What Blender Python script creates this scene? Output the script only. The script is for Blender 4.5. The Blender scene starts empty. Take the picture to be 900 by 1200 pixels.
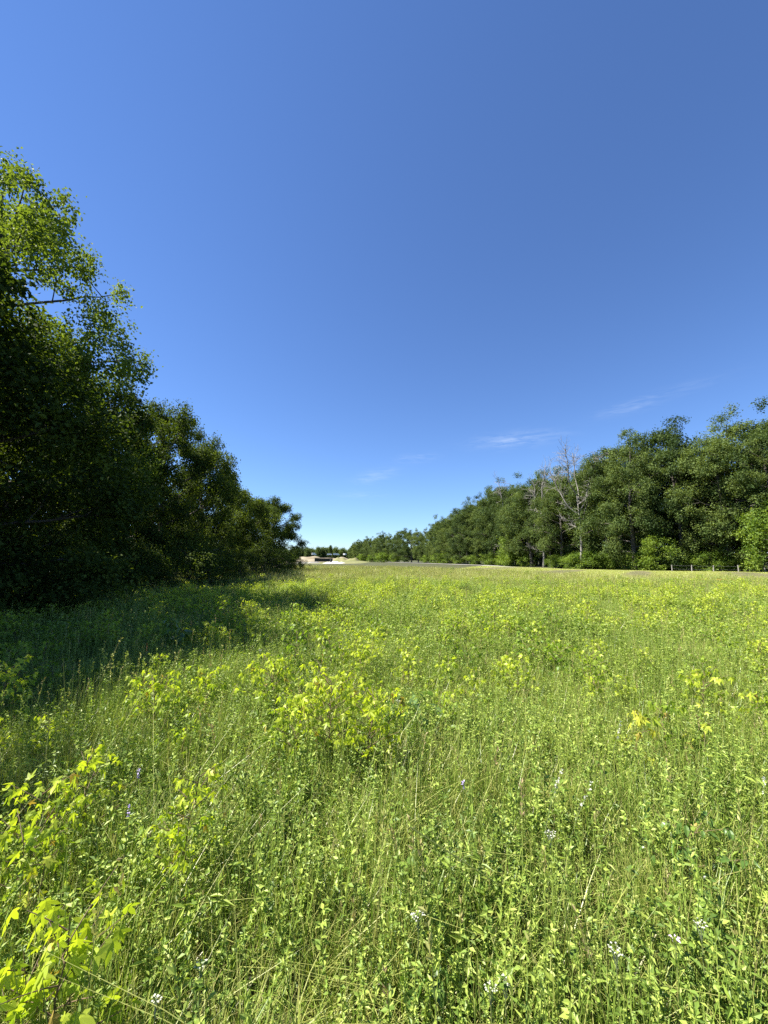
import bpy, math, random
import numpy as np
from mathutils import Vector, Matrix, noise as mnoise

rng = np.random.default_rng(7)
random.seed(7)
C = bpy.context.scene
col = C.collection
R = math.radians

# ------------------------------------------------------------------ camera
EYE = np.array([0.0, 0.0, 1.66])
PITCH = R(6.75)
FPX = 467.0
cam_d = bpy.data.cameras.new("camera")
cam = bpy.data.objects.new("camera", cam_d)
col.objects.link(cam)
cam.location = EYE
cam.rotation_euler = (R(90) + PITCH, 0, 0)
cam_d.sensor_fit = 'VERTICAL'
cam_d.sensor_height = 36
cam_d.lens = 36 * FPX / 1200
cam_d.clip_start = 0.03
cam_d.clip_end = 8000
C.camera = cam

# ------------------------------------------------------------------ light
SUN_EL, SUN_AZ = R(54), R(-92)            # azimuth from +Y towards +X
sd = Vector((math.sin(SUN_AZ) * math.cos(SUN_EL), math.cos(SUN_AZ) * math.cos(SUN_EL), math.sin(SUN_EL)))
sun_d = bpy.data.lights.new("sun", 'SUN')
sun_d.energy = 5.0
sun_d.angle = R(0.53)
sun_d.color = (1.0, 0.95, 0.86)
sun = bpy.data.objects.new("sun", sun_d)
sun.rotation_euler = sd.to_track_quat('Z', 'Y').to_euler()
sun.location = (-30, 0, 60)
col.objects.link(sun)

C.view_settings.view_transform = 'Standard'
C.view_settings.look = 'None'
C.view_settings.gamma = 1
C.view_settings.use_curve_mapping = False
C.view_settings.exposure = 1.72
cy = C.cycles
cy.max_bounces = 7
cy.diffuse_bounces = 4
cy.glossy_bounces = 2
cy.transmission_bounces = 5
cy.transparent_max_bounces = 4
cy.use_denoising = False
cy.sample_clamp_indirect = 6
cy.caustics_reflective = False
cy.caustics_refractive = False


def ray(px, py):
    """direction in the world of a pixel of the 900 x 1200 photograph"""
    x, u, f = (px - 450) / FPX, (600 - py) / FPX, 1.0
    c, s = math.cos(PITCH), math.sin(PITCH)
    v = np.array([x, f * c - u * s, u * c + f * s])
    return v


def at_depth(px, py, d):
    v = ray(px, py)
    return EYE + v * (d / v[1])


def at_height(px, py, z):
    v = ray(px, py)
    return EYE + v * ((z - EYE[2]) / v[2])


# ------------------------------------------------------------------ world
SKY_STRENGTH = 0.052
w = bpy.data.worlds.new("World")
C.world = w
w.use_nodes = True
nt = w.node_tree
nt.nodes.clear()
N, L = nt.nodes.new, nt.links.new
out = N('ShaderNodeOutputWorld')
bg = N('ShaderNodeBackground')
bg.inputs['Strength'].default_value = SKY_STRENGTH
sky = N('ShaderNodeTexSky')
sky.sky_type = 'NISHITA'
sky.sun_disc = False
sky.sun_elevation = SUN_EL
sky.sun_rotation = SUN_AZ
sky.altitude = 200
sky.air_density = 1.0
sky.dust_density = 0.0
sky.ozone_density = 3.0
L(bg.outputs[0], out.inputs[0])
geo = N('ShaderNodeNewGeometry')
tc = N('ShaderNodeTexCoord')


def vm(op, a, b):
    n = N('ShaderNodeVectorMath')
    n.operation = op
    for i, x in enumerate((a, b)):
        if isinstance(x, (tuple, list)):
            n.inputs[i].default_value = x
        else:
            L(x, n.inputs[i])
    return n.outputs['Value'] if op in ('DOT_PRODUCT', 'LENGTH') else n.outputs[0]


def mm(op, a, b=0.0, tree=None):
    n = N('ShaderNodeMath')
    n.operation = op
    for i, x in enumerate((a, b)):
        if isinstance(x, (int, float)):
            n.inputs[i].default_value = x
        else:
            L(x, n.inputs[i])
    return n.outputs[0]


# thin cirrus wisps, anchored in the sky by direction
wisps = [(598, 516, 44, 9, 5, .9), (488, 537, 26, 6, 6, .5), (440, 558, 26, 8, 14, .85), (418, 580, 34, 5, 0, .35),
         (736, 478, 34, 7, 16, .45), (800, 455, 44, 6, 16, .2), (645, 508, 24, 5, -4, .3)]
total = None
for (px, py, a, b, tilt, amp) in wisps:
    c = Vector(ray(px, py)).normalized()
    e = Vector(ray(px + math.cos(R(tilt)) * 5, py - math.sin(R(tilt)) * 5)).normalized()
    u = (e - c)
    u.normalize()
    v = c.cross(u)
    off = vm('SUBTRACT', tc.outputs['Generated'], tuple(c))
    du = mm('MULTIPLY', vm('DOT_PRODUCT', off, tuple(u)), FPX / a)
    dv = mm('MULTIPLY', vm('DOT_PRODUCT', off, tuple(v)), FPX / b)
    rr = mm('ADD', mm('MULTIPLY', du, du), mm('MULTIPLY', dv, dv))
    m = mm('MULTIPLY', mm('POWER', 2.718, mm('MULTIPLY', rr, -1.6)), amp)
    total = m if total is None else mm('ADD', total, m)
mp = N('ShaderNodeMapping')
mp.inputs['Scale'].default_value = (9, 9, 60)
mp.inputs['Rotation'].default_value = (0, R(-12), 0)
L(tc.outputs['Generated'], mp.inputs[0])
nz = N('ShaderNodeTexNoise')
nz.inputs['Scale'].default_value = 2.4
nz.inputs['Detail'].default_value = 7
nz.inputs['Roughness'].default_value = .62
nz.inputs['Distortion'].default_value = .6
L(mp.outputs[0], nz.inputs[0])
cl = N('ShaderNodeMapRange')
cl.inputs[1].default_value = .38
cl.inputs[2].default_value = .72
L(nz.outputs[0], cl.inputs[0])
cf = mm('MULTIPLY', mm('MULTIPLY', total, cl.outputs[0]), .27)
hs = N('ShaderNodeHueSaturation')
hs.inputs['Saturation'].default_value = 1.0
tint = N('ShaderNodeMix')
tint.data_type = 'RGBA'
tint.blend_type = 'MULTIPLY'
tint.inputs[0].default_value = 1
tint.inputs[7].default_value = (.685, .855, 1.14, 1)
SKY_TINT = tint.inputs[7]
L(sky.outputs[0], tint.inputs[6])
mx = N('ShaderNodeMix')
mx.data_type = 'RGBA'
L(cf, mx.inputs[0])
L(tint.outputs[2], mx.inputs[6])
mx.inputs[7].default_value = (6.6, 7.2, 7.8, 1)
L(mx.outputs[2], bg.inputs[0])


# ------------------------------------------------------------------ materials
def new_mat(name):
    m = bpy.data.materials.new(name)
    m.use_nodes = True
    m.node_tree.nodes.clear()
    return m


def leaf_mat(name, cols, rough=.5, trans=.4, tcol=None, spec=.35, mottle=0.0, tint_amp=1.0, gain=1.0):
    """two-sided leaf: a ramp of leaf colours picked per leaf and per plant, part reflecting, part letting light through"""
    m = new_mat(name)
    t = m.node_tree
    n, l = t.nodes.new, t.links.new
    o = n('ShaderNodeOutputMaterial')
    a = n('ShaderNodeAttribute'); a.attribute_name = 'tint'
    b = n('ShaderNodeAttribute'); b.attribute_name = 'ptint'; b.attribute_type = 'INSTANCER'
    oi = n('ShaderNodeObjectInfo')
    s = n('ShaderNodeMath'); s.operation = 'MULTIPLY_ADD'
    l(b.outputs['Fac'], s.inputs[0]); s.inputs[1].default_value = tint_amp; l(a.outputs['Fac'], s.inputs[2])
    s2 = n('ShaderNodeMath'); s2.operation = 'MULTIPLY_ADD'
    l(oi.outputs['Random'], s2.inputs[0]); s2.inputs[1].default_value = .3; l(s.outputs[0], s2.inputs[2])
    r = n('ShaderNodeValToRGB')
    k = r.color_ramp
    k.elements[0].color = (*[x * gain for x in cols[0][1]], 1); k.elements[0].position = cols[0][0]
    k.elements[1].color = (*[x * gain for x in cols[-1][1]], 1); k.elements[1].position = cols[-1][0]
    for p, c in cols[1:-1]:
        e = k.elements.new(p); e.color = (*[x * gain for x in c], 1)
    l(s2.outputs[0], r.inputs[0])
    if mottle:
        g0 = n('ShaderNodeTexCoord'); z = n('ShaderNodeTexNoise'); z.inputs['Scale'].default_value = 60; z.inputs['Detail'].default_value = 3
        l(g0.outputs['Object'], z.inputs[0])
        s3 = n('ShaderNodeMath'); s3.operation = 'MULTIPLY_ADD'; l(z.outputs[0], s3.inputs[0]); s3.inputs[1].default_value = mottle
        s4 = n('ShaderNodeMath'); s4.operation = 'SUBTRACT'; l(s2.outputs[0], s4.inputs[0]); s4.inputs[1].default_value = mottle * .5
        l(s4.outputs[0], s3.inputs[2]); l(s3.outputs[0], r.inputs[0])
    p = n('ShaderNodeBsdfPrincipled')
    p.inputs['Roughness'].default_value = rough
    p.inputs['Specular IOR Level'].default_value = spec
    l(r.outputs[0], p.inputs['Base Color'])
    tr = n('ShaderNodeBsdfTranslucent')
    g = n('ShaderNodeMix'); g.data_type = 'RGBA'; g.blend_type = 'MULTIPLY'; g.inputs[0].default_value = 1
    l(r.outputs[0], g.inputs[6]); g.inputs[7].default_value = (*(tcol or (1.5, 1.5, .6)), 1)
    l(g.outputs[2], tr.inputs[0])
    x = n('ShaderNodeMixShader'); x.inputs[0].default_value = trans
    l(p.outputs[0], x.inputs[1]); l(tr.outputs[0], x.inputs[2])
    l(x.outputs[0], o.inputs[0])
    return m


def surf_mat(name, c1, c2, scale=4, rough=.85, c3=None, bump=.4, stretch=(1, 1, 1), lo=.35, hi=.65, spec=.3):
    m = new_mat(name)
    t = m.node_tree
    n, l = t.nodes.new, t.links.new
    o = n('ShaderNodeOutputMaterial')
    p = n('ShaderNodeBsdfPrincipled'); p.inputs['Roughness'].default_value = rough
    p.inputs['Specular IOR Level'].default_value = spec
    g = n('ShaderNodeTexCoord'); mp = n('ShaderNodeMapping'); mp.inputs['Scale'].default_value = stretch
    l(g.outputs['Object'], mp.inputs[0])
    z = n('ShaderNodeTexNoise'); z.inputs['Scale'].default_value = scale; z.inputs['Detail'].default_value = 8
    z.inputs['Roughness'].default_value = .65
    l(mp.outputs[0], z.inputs[0])
    r = n('ShaderNodeValToRGB'); k = r.color_ramp
    k.elements[0].position = lo; k.elements[0].color = (*c1, 1)
    k.elements[1].position = hi; k.elements[1].color = (*c2, 1)
    if c3:
        e = k.elements.new((lo + hi) / 2); e.color = (*c3, 1)
    l(z.outputs[0], r.inputs[0]); l(r.outputs[0], p.inputs['Base Color'])
    if bump:
        z2 = n('ShaderNodeTexNoise'); z2.inputs['Scale'].default_value = scale * 6; z2.inputs['Detail'].default_value = 5
        l(mp.outputs[0], z2.inputs[0])
        b = n('ShaderNodeBump'); b.inputs['Strength'].default_value = bump; b.inputs['Distance'].default_value = .05
        l(z2.outputs[0], b.inputs['Height']); l(b.outputs[0], p.inputs['Normal'])
    l(p.outputs[0], o.inputs[0])
    return m


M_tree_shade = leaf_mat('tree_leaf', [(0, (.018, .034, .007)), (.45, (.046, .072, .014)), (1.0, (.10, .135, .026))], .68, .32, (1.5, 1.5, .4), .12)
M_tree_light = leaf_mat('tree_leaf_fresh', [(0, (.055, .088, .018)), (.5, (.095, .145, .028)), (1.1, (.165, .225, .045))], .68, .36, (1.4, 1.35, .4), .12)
M_tree_far = leaf_mat('tree_leaf_oak', [(0, (.022, .044, .012)), (.5, (.058, .094, .024)), (1.2, (.130, .175, .044))], .6, .28, (1.5, 1.4, .5), .15)
M_shrub = leaf_mat('shrub_leaf', [(0, (.060, .110, .014)), (.5, (.11, .175, .022)), (1.2, (.20, .27, .04))], .55, .36, (1.4, 1.4, .4), .2)
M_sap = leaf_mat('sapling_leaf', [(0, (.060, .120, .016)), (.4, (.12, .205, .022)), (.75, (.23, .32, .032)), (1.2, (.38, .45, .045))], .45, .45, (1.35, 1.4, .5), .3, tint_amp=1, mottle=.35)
M_blade = leaf_mat('grass_blade', [(0, (.040, .080, .012)), (.30, (.105, .175, .024)), (.75, (.22, .305, .05)), (1.10, (.32, .34, .09)), (1.45, (.27, .23, .09))], .4, .30, (1.25, 1.4, .6), .45)
M_forb = leaf_mat('herb_leaf', [(0, (.036, .078, .014)), (.45, (.105, .170, .026)), (.8, (.19, .275, .042)), (1.2, (.30, .37, .07))], .5, .30, (1.3, 1.4, .5), .35)
M_stalk = leaf_mat('seed_stalk', [(0, (.20, .29, .05)), (.7, (.32, .40, .085)), (1.2, (.38, .38, .13)), (1.7, (.32, .24, .13))], .5, .3, (1.2, 1.15, .6), .3)
M_blue = leaf_mat('grey_green_leaf', [(0, (.055, .11, .035)), (.6, (.10, .17, .05)), (1.2, (.15, .23, .07))], .4, .28, (1.2, 1.4, .6), .5)
M_dark = leaf_mat('dark_shrub_leaf', [(0, (.035, .075, .016)), (.6, (.07, .135, .025)), (1.2, (.12, .20, .04))], .35, .32, (1.4, 1.5, .5), .5)
M_yellow = leaf_mat('yellow_leaf', [(0, (.28, .36, .03)), (.6, (.37, .43, .04)), (1.2, (.46, .47, .06))], .45, .4, (1.2, 1.1, .4), .3)
M_spent = leaf_mat('spent_leaf', [(0, (.20, .15, .04)), (.6, (.32, .27, .05)), (1.2, (.36, .22, .08))], .55, .35, (1.2, 1.1, .5), .3)
M_white = leaf_mat('white_petal', [(0, (.40, .42, .30)), (1.2, (.58, .58, .50))], .6, .3, (1, 1, 1), .2)
M_lav = leaf_mat('lavender_petal', [(0, (.42, .34, .62)), (1.2, (.62, .52, .78))], .6, .3, (1, 1, 1), .2)
M_pink = leaf_mat('pink_petal', [(0, (.50, .34, .50)), (1.2, (.62, .48, .62))], .6, .3, (1, 1, 1), .2)
M_orange = leaf_mat('orange_petal', [(0, (.62, .20, .02)), (1.2, (.78, .36, .05))], .6, .3, (1, 1, .8), .2)
M_red = leaf_mat('reddish_leaf', [(0, (.28, .09, .04)), (1.2, (.42, .17, .07))], .5, .35, (1.2, 1, .6), .3)
M_stem = surf_mat('green_stem', (.10, .14, .04), (.16, .18, .07), 20, .6, bump=0)
M_twig = surf_mat('red_brown_twig', (.10, .07, .04), (.16, .11, .06), 20, .7, bump=0)
M_bark = surf_mat('bark', (.045, .037, .03), (.13, .115, .095), 5, .9, bump=.8, stretch=(3, 3, .6))
M_dead = surf_mat('bleached_wood', (.12, .11, .095), (.32, .30, .265), 2.2, .85, bump=.6, stretch=(3, 3, .5))
M_post = surf_mat('weathered_post', (.16, .15, .13), (.32, .30, .26), 8, .8, bump=.4)
M_wire = surf_mat('fence_wire', (.25, .25, .24), (.35, .35, .33), 8, .5, bump=0)
M_gravel = surf_mat('pale_gravel', (.13, .125, .10), (.24, .23, .20), 1.2, .95, bump=.5)
M_soil = surf_mat('bare_soil', (.15, .12, .075), (.27, .23, .16), .12, .95, c3=(.20, .17, .11), bump=.5)
M_concrete = surf_mat('pale_concrete', (.42, .41, .39), (.55, .54, .52), .3, .9, bump=.2)
M_darkwall = surf_mat('dark_structure', (.018, .02, .024), (.05, .052, .058), .7, .8, bump=.3)
M_paint = surf_mat('white_paint', (.68, .68, .67), (.8, .8, .8), .6, .35, bump=0)
M_glass = surf_mat('dark_glass', (.02, .025, .03), (.03, .035, .04), 1, .1, bump=0)
M_rubber = surf_mat('tyre_rubber', (.015, .015, .015), (.03, .03, .03), 8, .8, bump=0)
M_mown = surf_mat('dry_mown_grass', (.065, .065, .025), (.15, .125, .06), .5, .95, c3=(.10, .095, .04), bump=.8)


def ground_material():
    m = surf_mat('meadow_soil', (.030, .034, .012), (.075, .072, .028), 1.5, .95, c3=(.05, .055, .02), bump=.8)
    return m


M_ground = ground_material()


# ------------------------------------------------------------------ mesh helpers
class Bag:
    """collects triangles; becomes one mesh with a per-vertex tint"""
    def __init__(self):
        self.v, self.f, self.t, self.m, self.n = [], [], [], [], 0

    def add(self, V, F, tint=0.0, mat=0):
        V = np.asarray(V, float).reshape(-1, 3); F = np.asarray(F, int).reshape(-1, 3)
        self.v.append(V); self.f.append(F + self.n)
        t = np.asarray(tint, float)
        self.t.append(np.full(len(V), float(t)) if t.ndim == 0 else t)
        self.m.append(np.full(len(F), mat)); self.n += len(V)

    def stamp(self, V, F, mats, locs, tints, mat=0):
        """many copies of a template: mats (n,3,3) whose columns are the axes, locs (n,3), tints (n,)"""
        n, k = len(locs), len(V)
        if n == 0:
            return
        W = np.einsum('nij,kj->nki', mats, V) + locs[:, None, :]
        G = F[None] + (np.arange(n) * k)[:, None, None]
        self.add(W.reshape(-1, 3), G.reshape(-1, 3), np.repeat(tints, k), mat)

    def merge(self, o, M=None, dt=0.0, mat=None):
        for V, F, t, m in o.parts():
            if M is not None:
                V = V @ M[:3, :3].T + M[:3, 3]
            self.v.append(V); self.f.append(F + self.n); self.t.append(t + dt)
            self.m.append(m if mat is None else np.full(len(F), mat)); self.n += len(V)

    def parts(self):
        if not self.v:
            return
        yield np.concatenate(self.v), np.concatenate(self.f), np.concatenate(self.t), np.concatenate(self.m)

    def mesh(self, name, mats, smooth=False):
        V, F, t, mi = next(self.parts())
        me = bpy.data.meshes.new(name)
        me.vertices.add(len(V)); me.vertices.foreach_set('co', V.astype(np.float32).ravel())
        me.loops.add(len(F) * 3); me.loops.foreach_set('vertex_index', F.astype(np.int32).ravel())
        me.polygons.add(len(F))
        me.polygons.foreach_set('loop_start', np.arange(0, len(F) * 3, 3, dtype=np.int32))
        for x in (mats if isinstance(mats, (list, tuple)) else [mats]):
            me.materials.append(x)
        me.polygons.foreach_set('material_index', mi.astype(np.int32))
        me.polygons.foreach_set('use_smooth', np.full(len(F), smooth))
        a = me.attributes.new('tint', 'FLOAT', 'POINT'); a.data.foreach_set('value', t.astype(np.float32))
        me.update(calc_edges=True)
        return me

    def obj(self, name, mats, parent=None, smooth=False, kind=None):
        o = bpy.data.objects.new(name, self.mesh(name, mats, smooth))
        col.objects.link(o)
        if parent:
            o.parent = parent
        if kind:
            o['kind'] = kind
        return o


def unit(a):
    a = np.asarray(a, float)
    return a / np.maximum(np.linalg.norm(a, axis=-1, keepdims=True), 1e-9)


def frames(y, n, scale=1.0):
    """axes: y along the leaf, z near n"""
    y = unit(y); x = unit(np.cross(y, n)); z = np.cross(x, y)
    s = np.asarray(scale, float)
    s = s[:, None, None] if s.ndim else s
    return np.stack([x, y, z], axis=2) * s


def tube(P, r, sides=6, cap=True):
    P = np.asarray(P, float); r = np.asarray(r, float); n = len(P)
    T = np.gradient(P, axis=0); T = unit(T)
    ref = np.array([0.0, 0, 1]) if abs(T[0][2]) < .9 else np.array([1.0, 0, 0])
    X = unit(np.cross(T, ref)); Y = np.cross(T, X)
    a = np.linspace(0, 2 * np.pi, sides, endpoint=False)
    V = P[:, None] + r[:, None, None] * (np.cos(a)[None, :, None] * X[:, None] + np.sin(a)[None, :, None] * Y[:, None])
    F = []
    for i in range(n - 1):
        for j in range(sides):
            a0, a1, b0, b1 = i * sides + j, i * sides + (j + 1) % sides, (i + 1) * sides + j, (i + 1) * sides + (j + 1) % sides
            F += [(a0, a1, b1), (a0, b1, b0)]
    V = V.reshape(-1, 3)
    if cap:
        V = np.vstack([V, P[0], P[-1]])
        for j in range(sides):
            F.append((n * sides, (j + 1) % sides, j)); F.append((n * sides + 1, (n - 1) * sides + j, (n - 1) * sides + (j + 1) % sides))
    return V, np.array(F)


def box(x0, x1, y0, y1, z0, z1):
    V = np.array([(x, y, z) for x in (x0, x1) for y in (y0, y1) for z in (z0, z1)], float)
    F = [(0, 1, 3), (0, 3, 2), (4, 6, 7), (4, 7, 5), (0, 4, 5), (0, 5, 1), (2, 3, 7), (2, 7, 6), (0, 2, 6), (0, 6, 4), (1, 5, 7), (1, 7, 3)]
    return V, np.array(F)


def fan(outline, droop=.0, fold=0.0, cz=0.0):
    """flat outline (unit leaf, y 0..1) -> fan of triangles, folded along its midrib and drooping to its tip"""
    P = np.array(outline, float)
    c = np.array([[0, P[:, 1].mean() * .8]])
    Q = np.vstack([c, P])
    z = fold * np.abs(Q[:, 0]) - droop * Q[:, 1] ** 2 + cz
    V = np.column_stack([Q, z])
    n = len(P)
    F = [(0, 1 + i, 1 + (i + 1) % n) for i in range(n)]
    return V, np.array(F)


# palmate leaf with five pointed lobes
def palmate():
    pts = []
    for a, r in ((-90, .10), (-58, .34), (-30, .60), (-12, .36), (8, .72), (22, .98), (36, .66), (56, .36), (74, .74), (90, 1.12),
                 (106, .74), (124, .36), (144, .66), (158, .98), (172, .72), (192, .36), (210, .60), (238, .34)):
        pts.append((r * .60 * math.cos(R(a)), .38 + r * .60 * math.sin(R(a))))
    return pts


LEAF_PALM = fan(palmate(), .55, -.35)
LEAF_PALM_SIMPLE = fan([(.0, .3), (.2, .3), (.32, .2), (.25, .4), (.55, .58), (.2, .62), (0, 1.05), (-.2, .62), (-.55, .58), (-.25, .4), (-.32, .2)], .45, -.3)
LEAF_OVAL = fan([(0, 0), (.2, .2), (.27, .5), (.16, .8), (0, 1), (-.16, .8), (-.27, .5), (-.2, .2)], .3, .35)
LEAF_SMALL = (np.array([(0, 0, 0), (.24, .45, .08), (0, 1, -.08), (-.24, .45, .08)], float), np.array([(0, 1, 2), (0, 2, 3)]))
LEAF_NARROW = (np.array([(0, 0, 0), (.11, .4, .04), (0, 1, -.2), (-.11, .4, .04)], float), np.array([(0, 1, 2), (0, 2, 3)]))
LEAF_TREE = (np.array([(0, 0, 0), (.34, .48, .10), (0, 1, -.10), (-.34, .48, .10)], float), np.array([(0, 1, 2), (0, 2, 3)]))


def link_thing(name, loc, label, cat, group=None, rz=0.0, scale=1.0):
    o = bpy.data.objects.new(name, None)
    o.empty_display_size = .3
    col.objects.link(o)
    o.location = loc; o.rotation_euler = (0, 0, rz); o.scale = (scale,) * 3
    o['label'] = label; o['category'] = cat
    if group:
        o['group'] = group
    return o


# ------------------------------------------------------------------ ground
def ground_z(x, y):
    x = np.asarray(x, float); y = np.asarray(y, float)
    z = .07 * np.sin(x * .31 + 1.3) * np.cos(y * .27 + .4) + .05 * np.sin(x * .83 + y * .57) + .03 * np.sin(y * 1.3 - x * .9)
    near = np.clip((np.hypot(x, y) - 1.0) / 3, 0, 1)
    far = 1 - np.clip((y - 70) / 60, 0, 1)
    return z * near * far


def grid_sheet(xs, ys, zf):
    X, Y = np.meshgrid(xs, ys)
    V = np.column_stack([X.ravel(), Y.ravel(), zf(X, Y).ravel()])
    nx, ny = len(xs), len(ys)
    i, j = np.meshgrid(np.arange(nx - 1), np.arange(ny - 1))
    a = (j * nx + i).ravel()
    F = np.vstack([np.column_stack([a, a + 1, a + nx + 1]), np.column_stack([a, a + nx + 1, a + nx])])
    return V, F


def spaced(lo, hi, core, n):
    t = np.linspace(-1, 1, n)
    s = np.sign(t) * (np.abs(t) ** 3.2)
    return np.where(s < 0, -s * lo, s * hi) * 1.0


b = Bag()
xs = np.unique(np.concatenate([np.linspace(-60, 60, 121), spaced(-3000, 3000, 0, 61)]))
ys = np.unique(np.concatenate([np.linspace(-30, 140, 150), spaced(-3000, 6000, 0, 61)]))
V, F = grid_sheet(xs, ys, ground_z)
b.add(V, F)
g = b.obj('ground', M_ground, smooth=True, kind='structure')

# ------------------------------------------------------------------ plants: templates
def blades(n, rad, h0, h1, wid, lean=.35, seg=3, tint=(0, .8), bend=.5, r=rng):
    """arching grass blades"""
    bag = Bag()
    a = r.uniform(0, 2 * np.pi, n); q = rad * np.sqrt(r.uniform(0, 1, n))
    base = np.column_stack([q * np.cos(a), q * np.sin(a), np.zeros(n) - .02])
    H = r.uniform(h0, h1, n)
    d = r.uniform(0, 2 * np.pi, n); D = np.column_stack([np.cos(d), np.sin(d), np.zeros(n)])
    side = np.column_stack([-np.sin(d), np.cos(d), np.zeros(n)])
    ln = np.abs(r.normal(0, lean, n)); bd = r.uniform(0, bend, n)
    W = r.uniform(.6, 1.2, n) * wid
    t = np.linspace(0, 1, seg + 1)
    tt = r.uniform(tint[0], tint[1], n)
    V = []
    for k, s in enumerate(t):
        c = base + D * (H * (ln * s + bd * s ** 2.5))[:, None] + np.array([0, 0, 1.0]) * (H * (s - .45 * bd * s ** 3))[:, None]
        wk = W * (1 - s ** 1.8) * .5
        if k < seg:
            V += [c - side * wk[:, None], c + side * wk[:, None]]
        else:
            V += [c]
    P = np.stack(V, 1)                      # n, 2*seg+1, 3
    F = []
    for k in range(seg - 1):
        i = 2 * k
        F += [(i, i + 1, i + 3), (i, i + 3, i + 2)]
    i = 2 * (seg - 1)
    F.append((i, i + 1, i + 2))
    F = np.array(F); m = P.shape[1]
    G = (F[None] + (np.arange(n) * m)[:, None, None]).reshape(-1, 3)
    bag.add(P.reshape(-1, 3), G, np.repeat(tt, m))
    return bag


def stalks(n, rad, h0, h1, wid, head=True, r=rng, heads=.6, tint=(.1, .9)):
    """upright stems with a narrow seed head: thin three-sided stems"""
    bag = Bag()
    for _ in range(n):
        a, q = r.uniform(0, 2 * np.pi), rad * math.sqrt(r.uniform())
        H = r.uniform(h0, h1); d = r.uniform(0, 2 * np.pi); ln = abs(r.normal(0, .10))
        t = np.linspace(0, 1, 5)
        P = np.column_stack([q * math.cos(a) + math.cos(d) * H * ln * t ** 1.6, q * math.sin(a) + math.sin(d) * H * ln * t ** 1.6, H * t])
        ti = r.uniform(*tint)
        V, F = tube(P, wid * np.array([1, .9, .8, .65, .4]) * .5, 3, False)
        bag.add(V, F, ti)
        if head and r.uniform() < heads:
            k = int(r.integers(8, 16))
            s = r.uniform(.80, 1.02, k)
            loc = np.column_stack([np.interp(s, t, P[:, i]) for i in range(3)])
            y = unit(r.normal(0, .5, (k, 3)) + np.array([0, 0, 1.1]))
            bag.stamp(LEAF_SMALL[0] * np.array([.8, 1, 1]), LEAF_SMALL[1], frames(y, unit(r.normal(0, 1, (k, 3))), r.uniform(.016, .03, k)), loc, np.full(k, ti + .25))
    return bag


def forb(n_stem, rad, h, leaf, per, tpl=LEAF_SMALL, r=rng, tint=(0, .9), droop=.1):
    """leafy herb: stems set with leaves all the way up"""
    bag = Bag()
    for _ in range(n_stem):
        a, q = r.uniform(0, 2 * np.pi), rad * math.sqrt(r.uniform())
        H = h * r.uniform(.6, 1.1); d = r.uniform(0, 2 * np.pi); ln = abs(r.normal(0, .25))
        t = np.linspace(0, 1, 4)
        P = np.column_stack([q * math.cos(a) + math.cos(d) * H * ln * t, q * math.sin(a) + math.sin(d) * H * ln * t, H * t])
        V, F = tube(P, np.array([.0022, .002, .0016, .001]), 3, False)
        bag.add(V, F, .5)
        k = int(per * r.uniform(.8, 1.2))
        s = r.uniform(.15, 1, k)
        loc = np.column_stack([np.interp(s, t, P[:, i]) for i in range(3)])
        az = r.uniform(0, 2 * np.pi, k)
        y = unit(np.column_stack([np.cos(az), np.sin(az), r.normal(.35 - droop, .35, k)]))
        nrm = unit(np.array([0, 0, 1.0]) + r.normal(0, .45, (k, 3)))
        bag.stamp(tpl[0], tpl[1], frames(y, nrm, leaf * r.uniform(.6, 1.25, k)), loc, r.uniform(tint[0], tint[1], k) + .25 * (s - .5))
    return bag


def sapling_layout(h, spread, nleaf, leaf, seed, full=.25):
    """stem polylines and leaf frames of a young broad-leaved tree"""
    r = np.random.default_rng(seed)
    stems, loc, Y, NN, S, T = [], [], [], [], [], []
    nb = max(3, int(nleaf / 8))
    lx, ly = r.normal(0, .08, 2)
    tt = np.linspace(0, 1, 6)
    main = np.column_stack([lx * tt ** 2 * h + .01 * np.sin(tt * 9), ly * tt ** 2 * h + .01 * np.cos(tt * 7), tt * h * .95])
    stems.append((main, np.linspace(.005, .0018, 6) * (h / .7)))
    per = nleaf // (nb + 1)
    for k in range(nb + 1):
        if k < nb:
            s = full + (1 - full) * (k + r.uniform(0, 1)) / nb * .9
            p0 = np.array([np.interp(s, tt, main[:, i]) for i in range(3)])
            az = k * 2.4 + r.uniform(-.4, .4)
            ln = spread * (1.05 - .55 * s) * r.uniform(.7, 1.15)
            u = np.linspace(0, 1, 5)
            P = p0 + np.column_stack([np.cos(az) * ln * u, np.sin(az) * ln * u, ln * (.75 * u - .12 * u ** 2)])
            stems.append((P, np.linspace(.0026, .0012, 5) * (h / .7)))
        else:
            P = main[3:]
            u = np.linspace(0, 1, len(P)); az = 0
        q = r.uniform(.3, 1.0, per) ** .8
        c = np.column_stack([np.interp(q, u, P[:, i]) for i in range(3)])
        a2 = r.uniform(0, 2 * np.pi, per)
        pet = leaf * r.uniform(.3, .8, per)
        dirs = unit(np.column_stack([np.cos(a2), np.sin(a2), r.uniform(-.1, .8, per)]))
        c = c + dirs * pet[:, None]
        y = unit(np.column_stack([np.cos(a2), np.sin(a2), r.normal(-.70, .45, per)]))
        nrm = unit(np.array([0, 0, 1.0]) + r.normal(0, .5, (per, 3)))
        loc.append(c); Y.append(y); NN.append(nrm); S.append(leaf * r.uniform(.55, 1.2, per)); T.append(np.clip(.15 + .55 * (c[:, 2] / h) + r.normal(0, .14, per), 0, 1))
    return stems, np.concatenate(loc), np.concatenate(Y), np.concatenate(NN), np.concatenate(S), np.concatenate(T)


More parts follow.
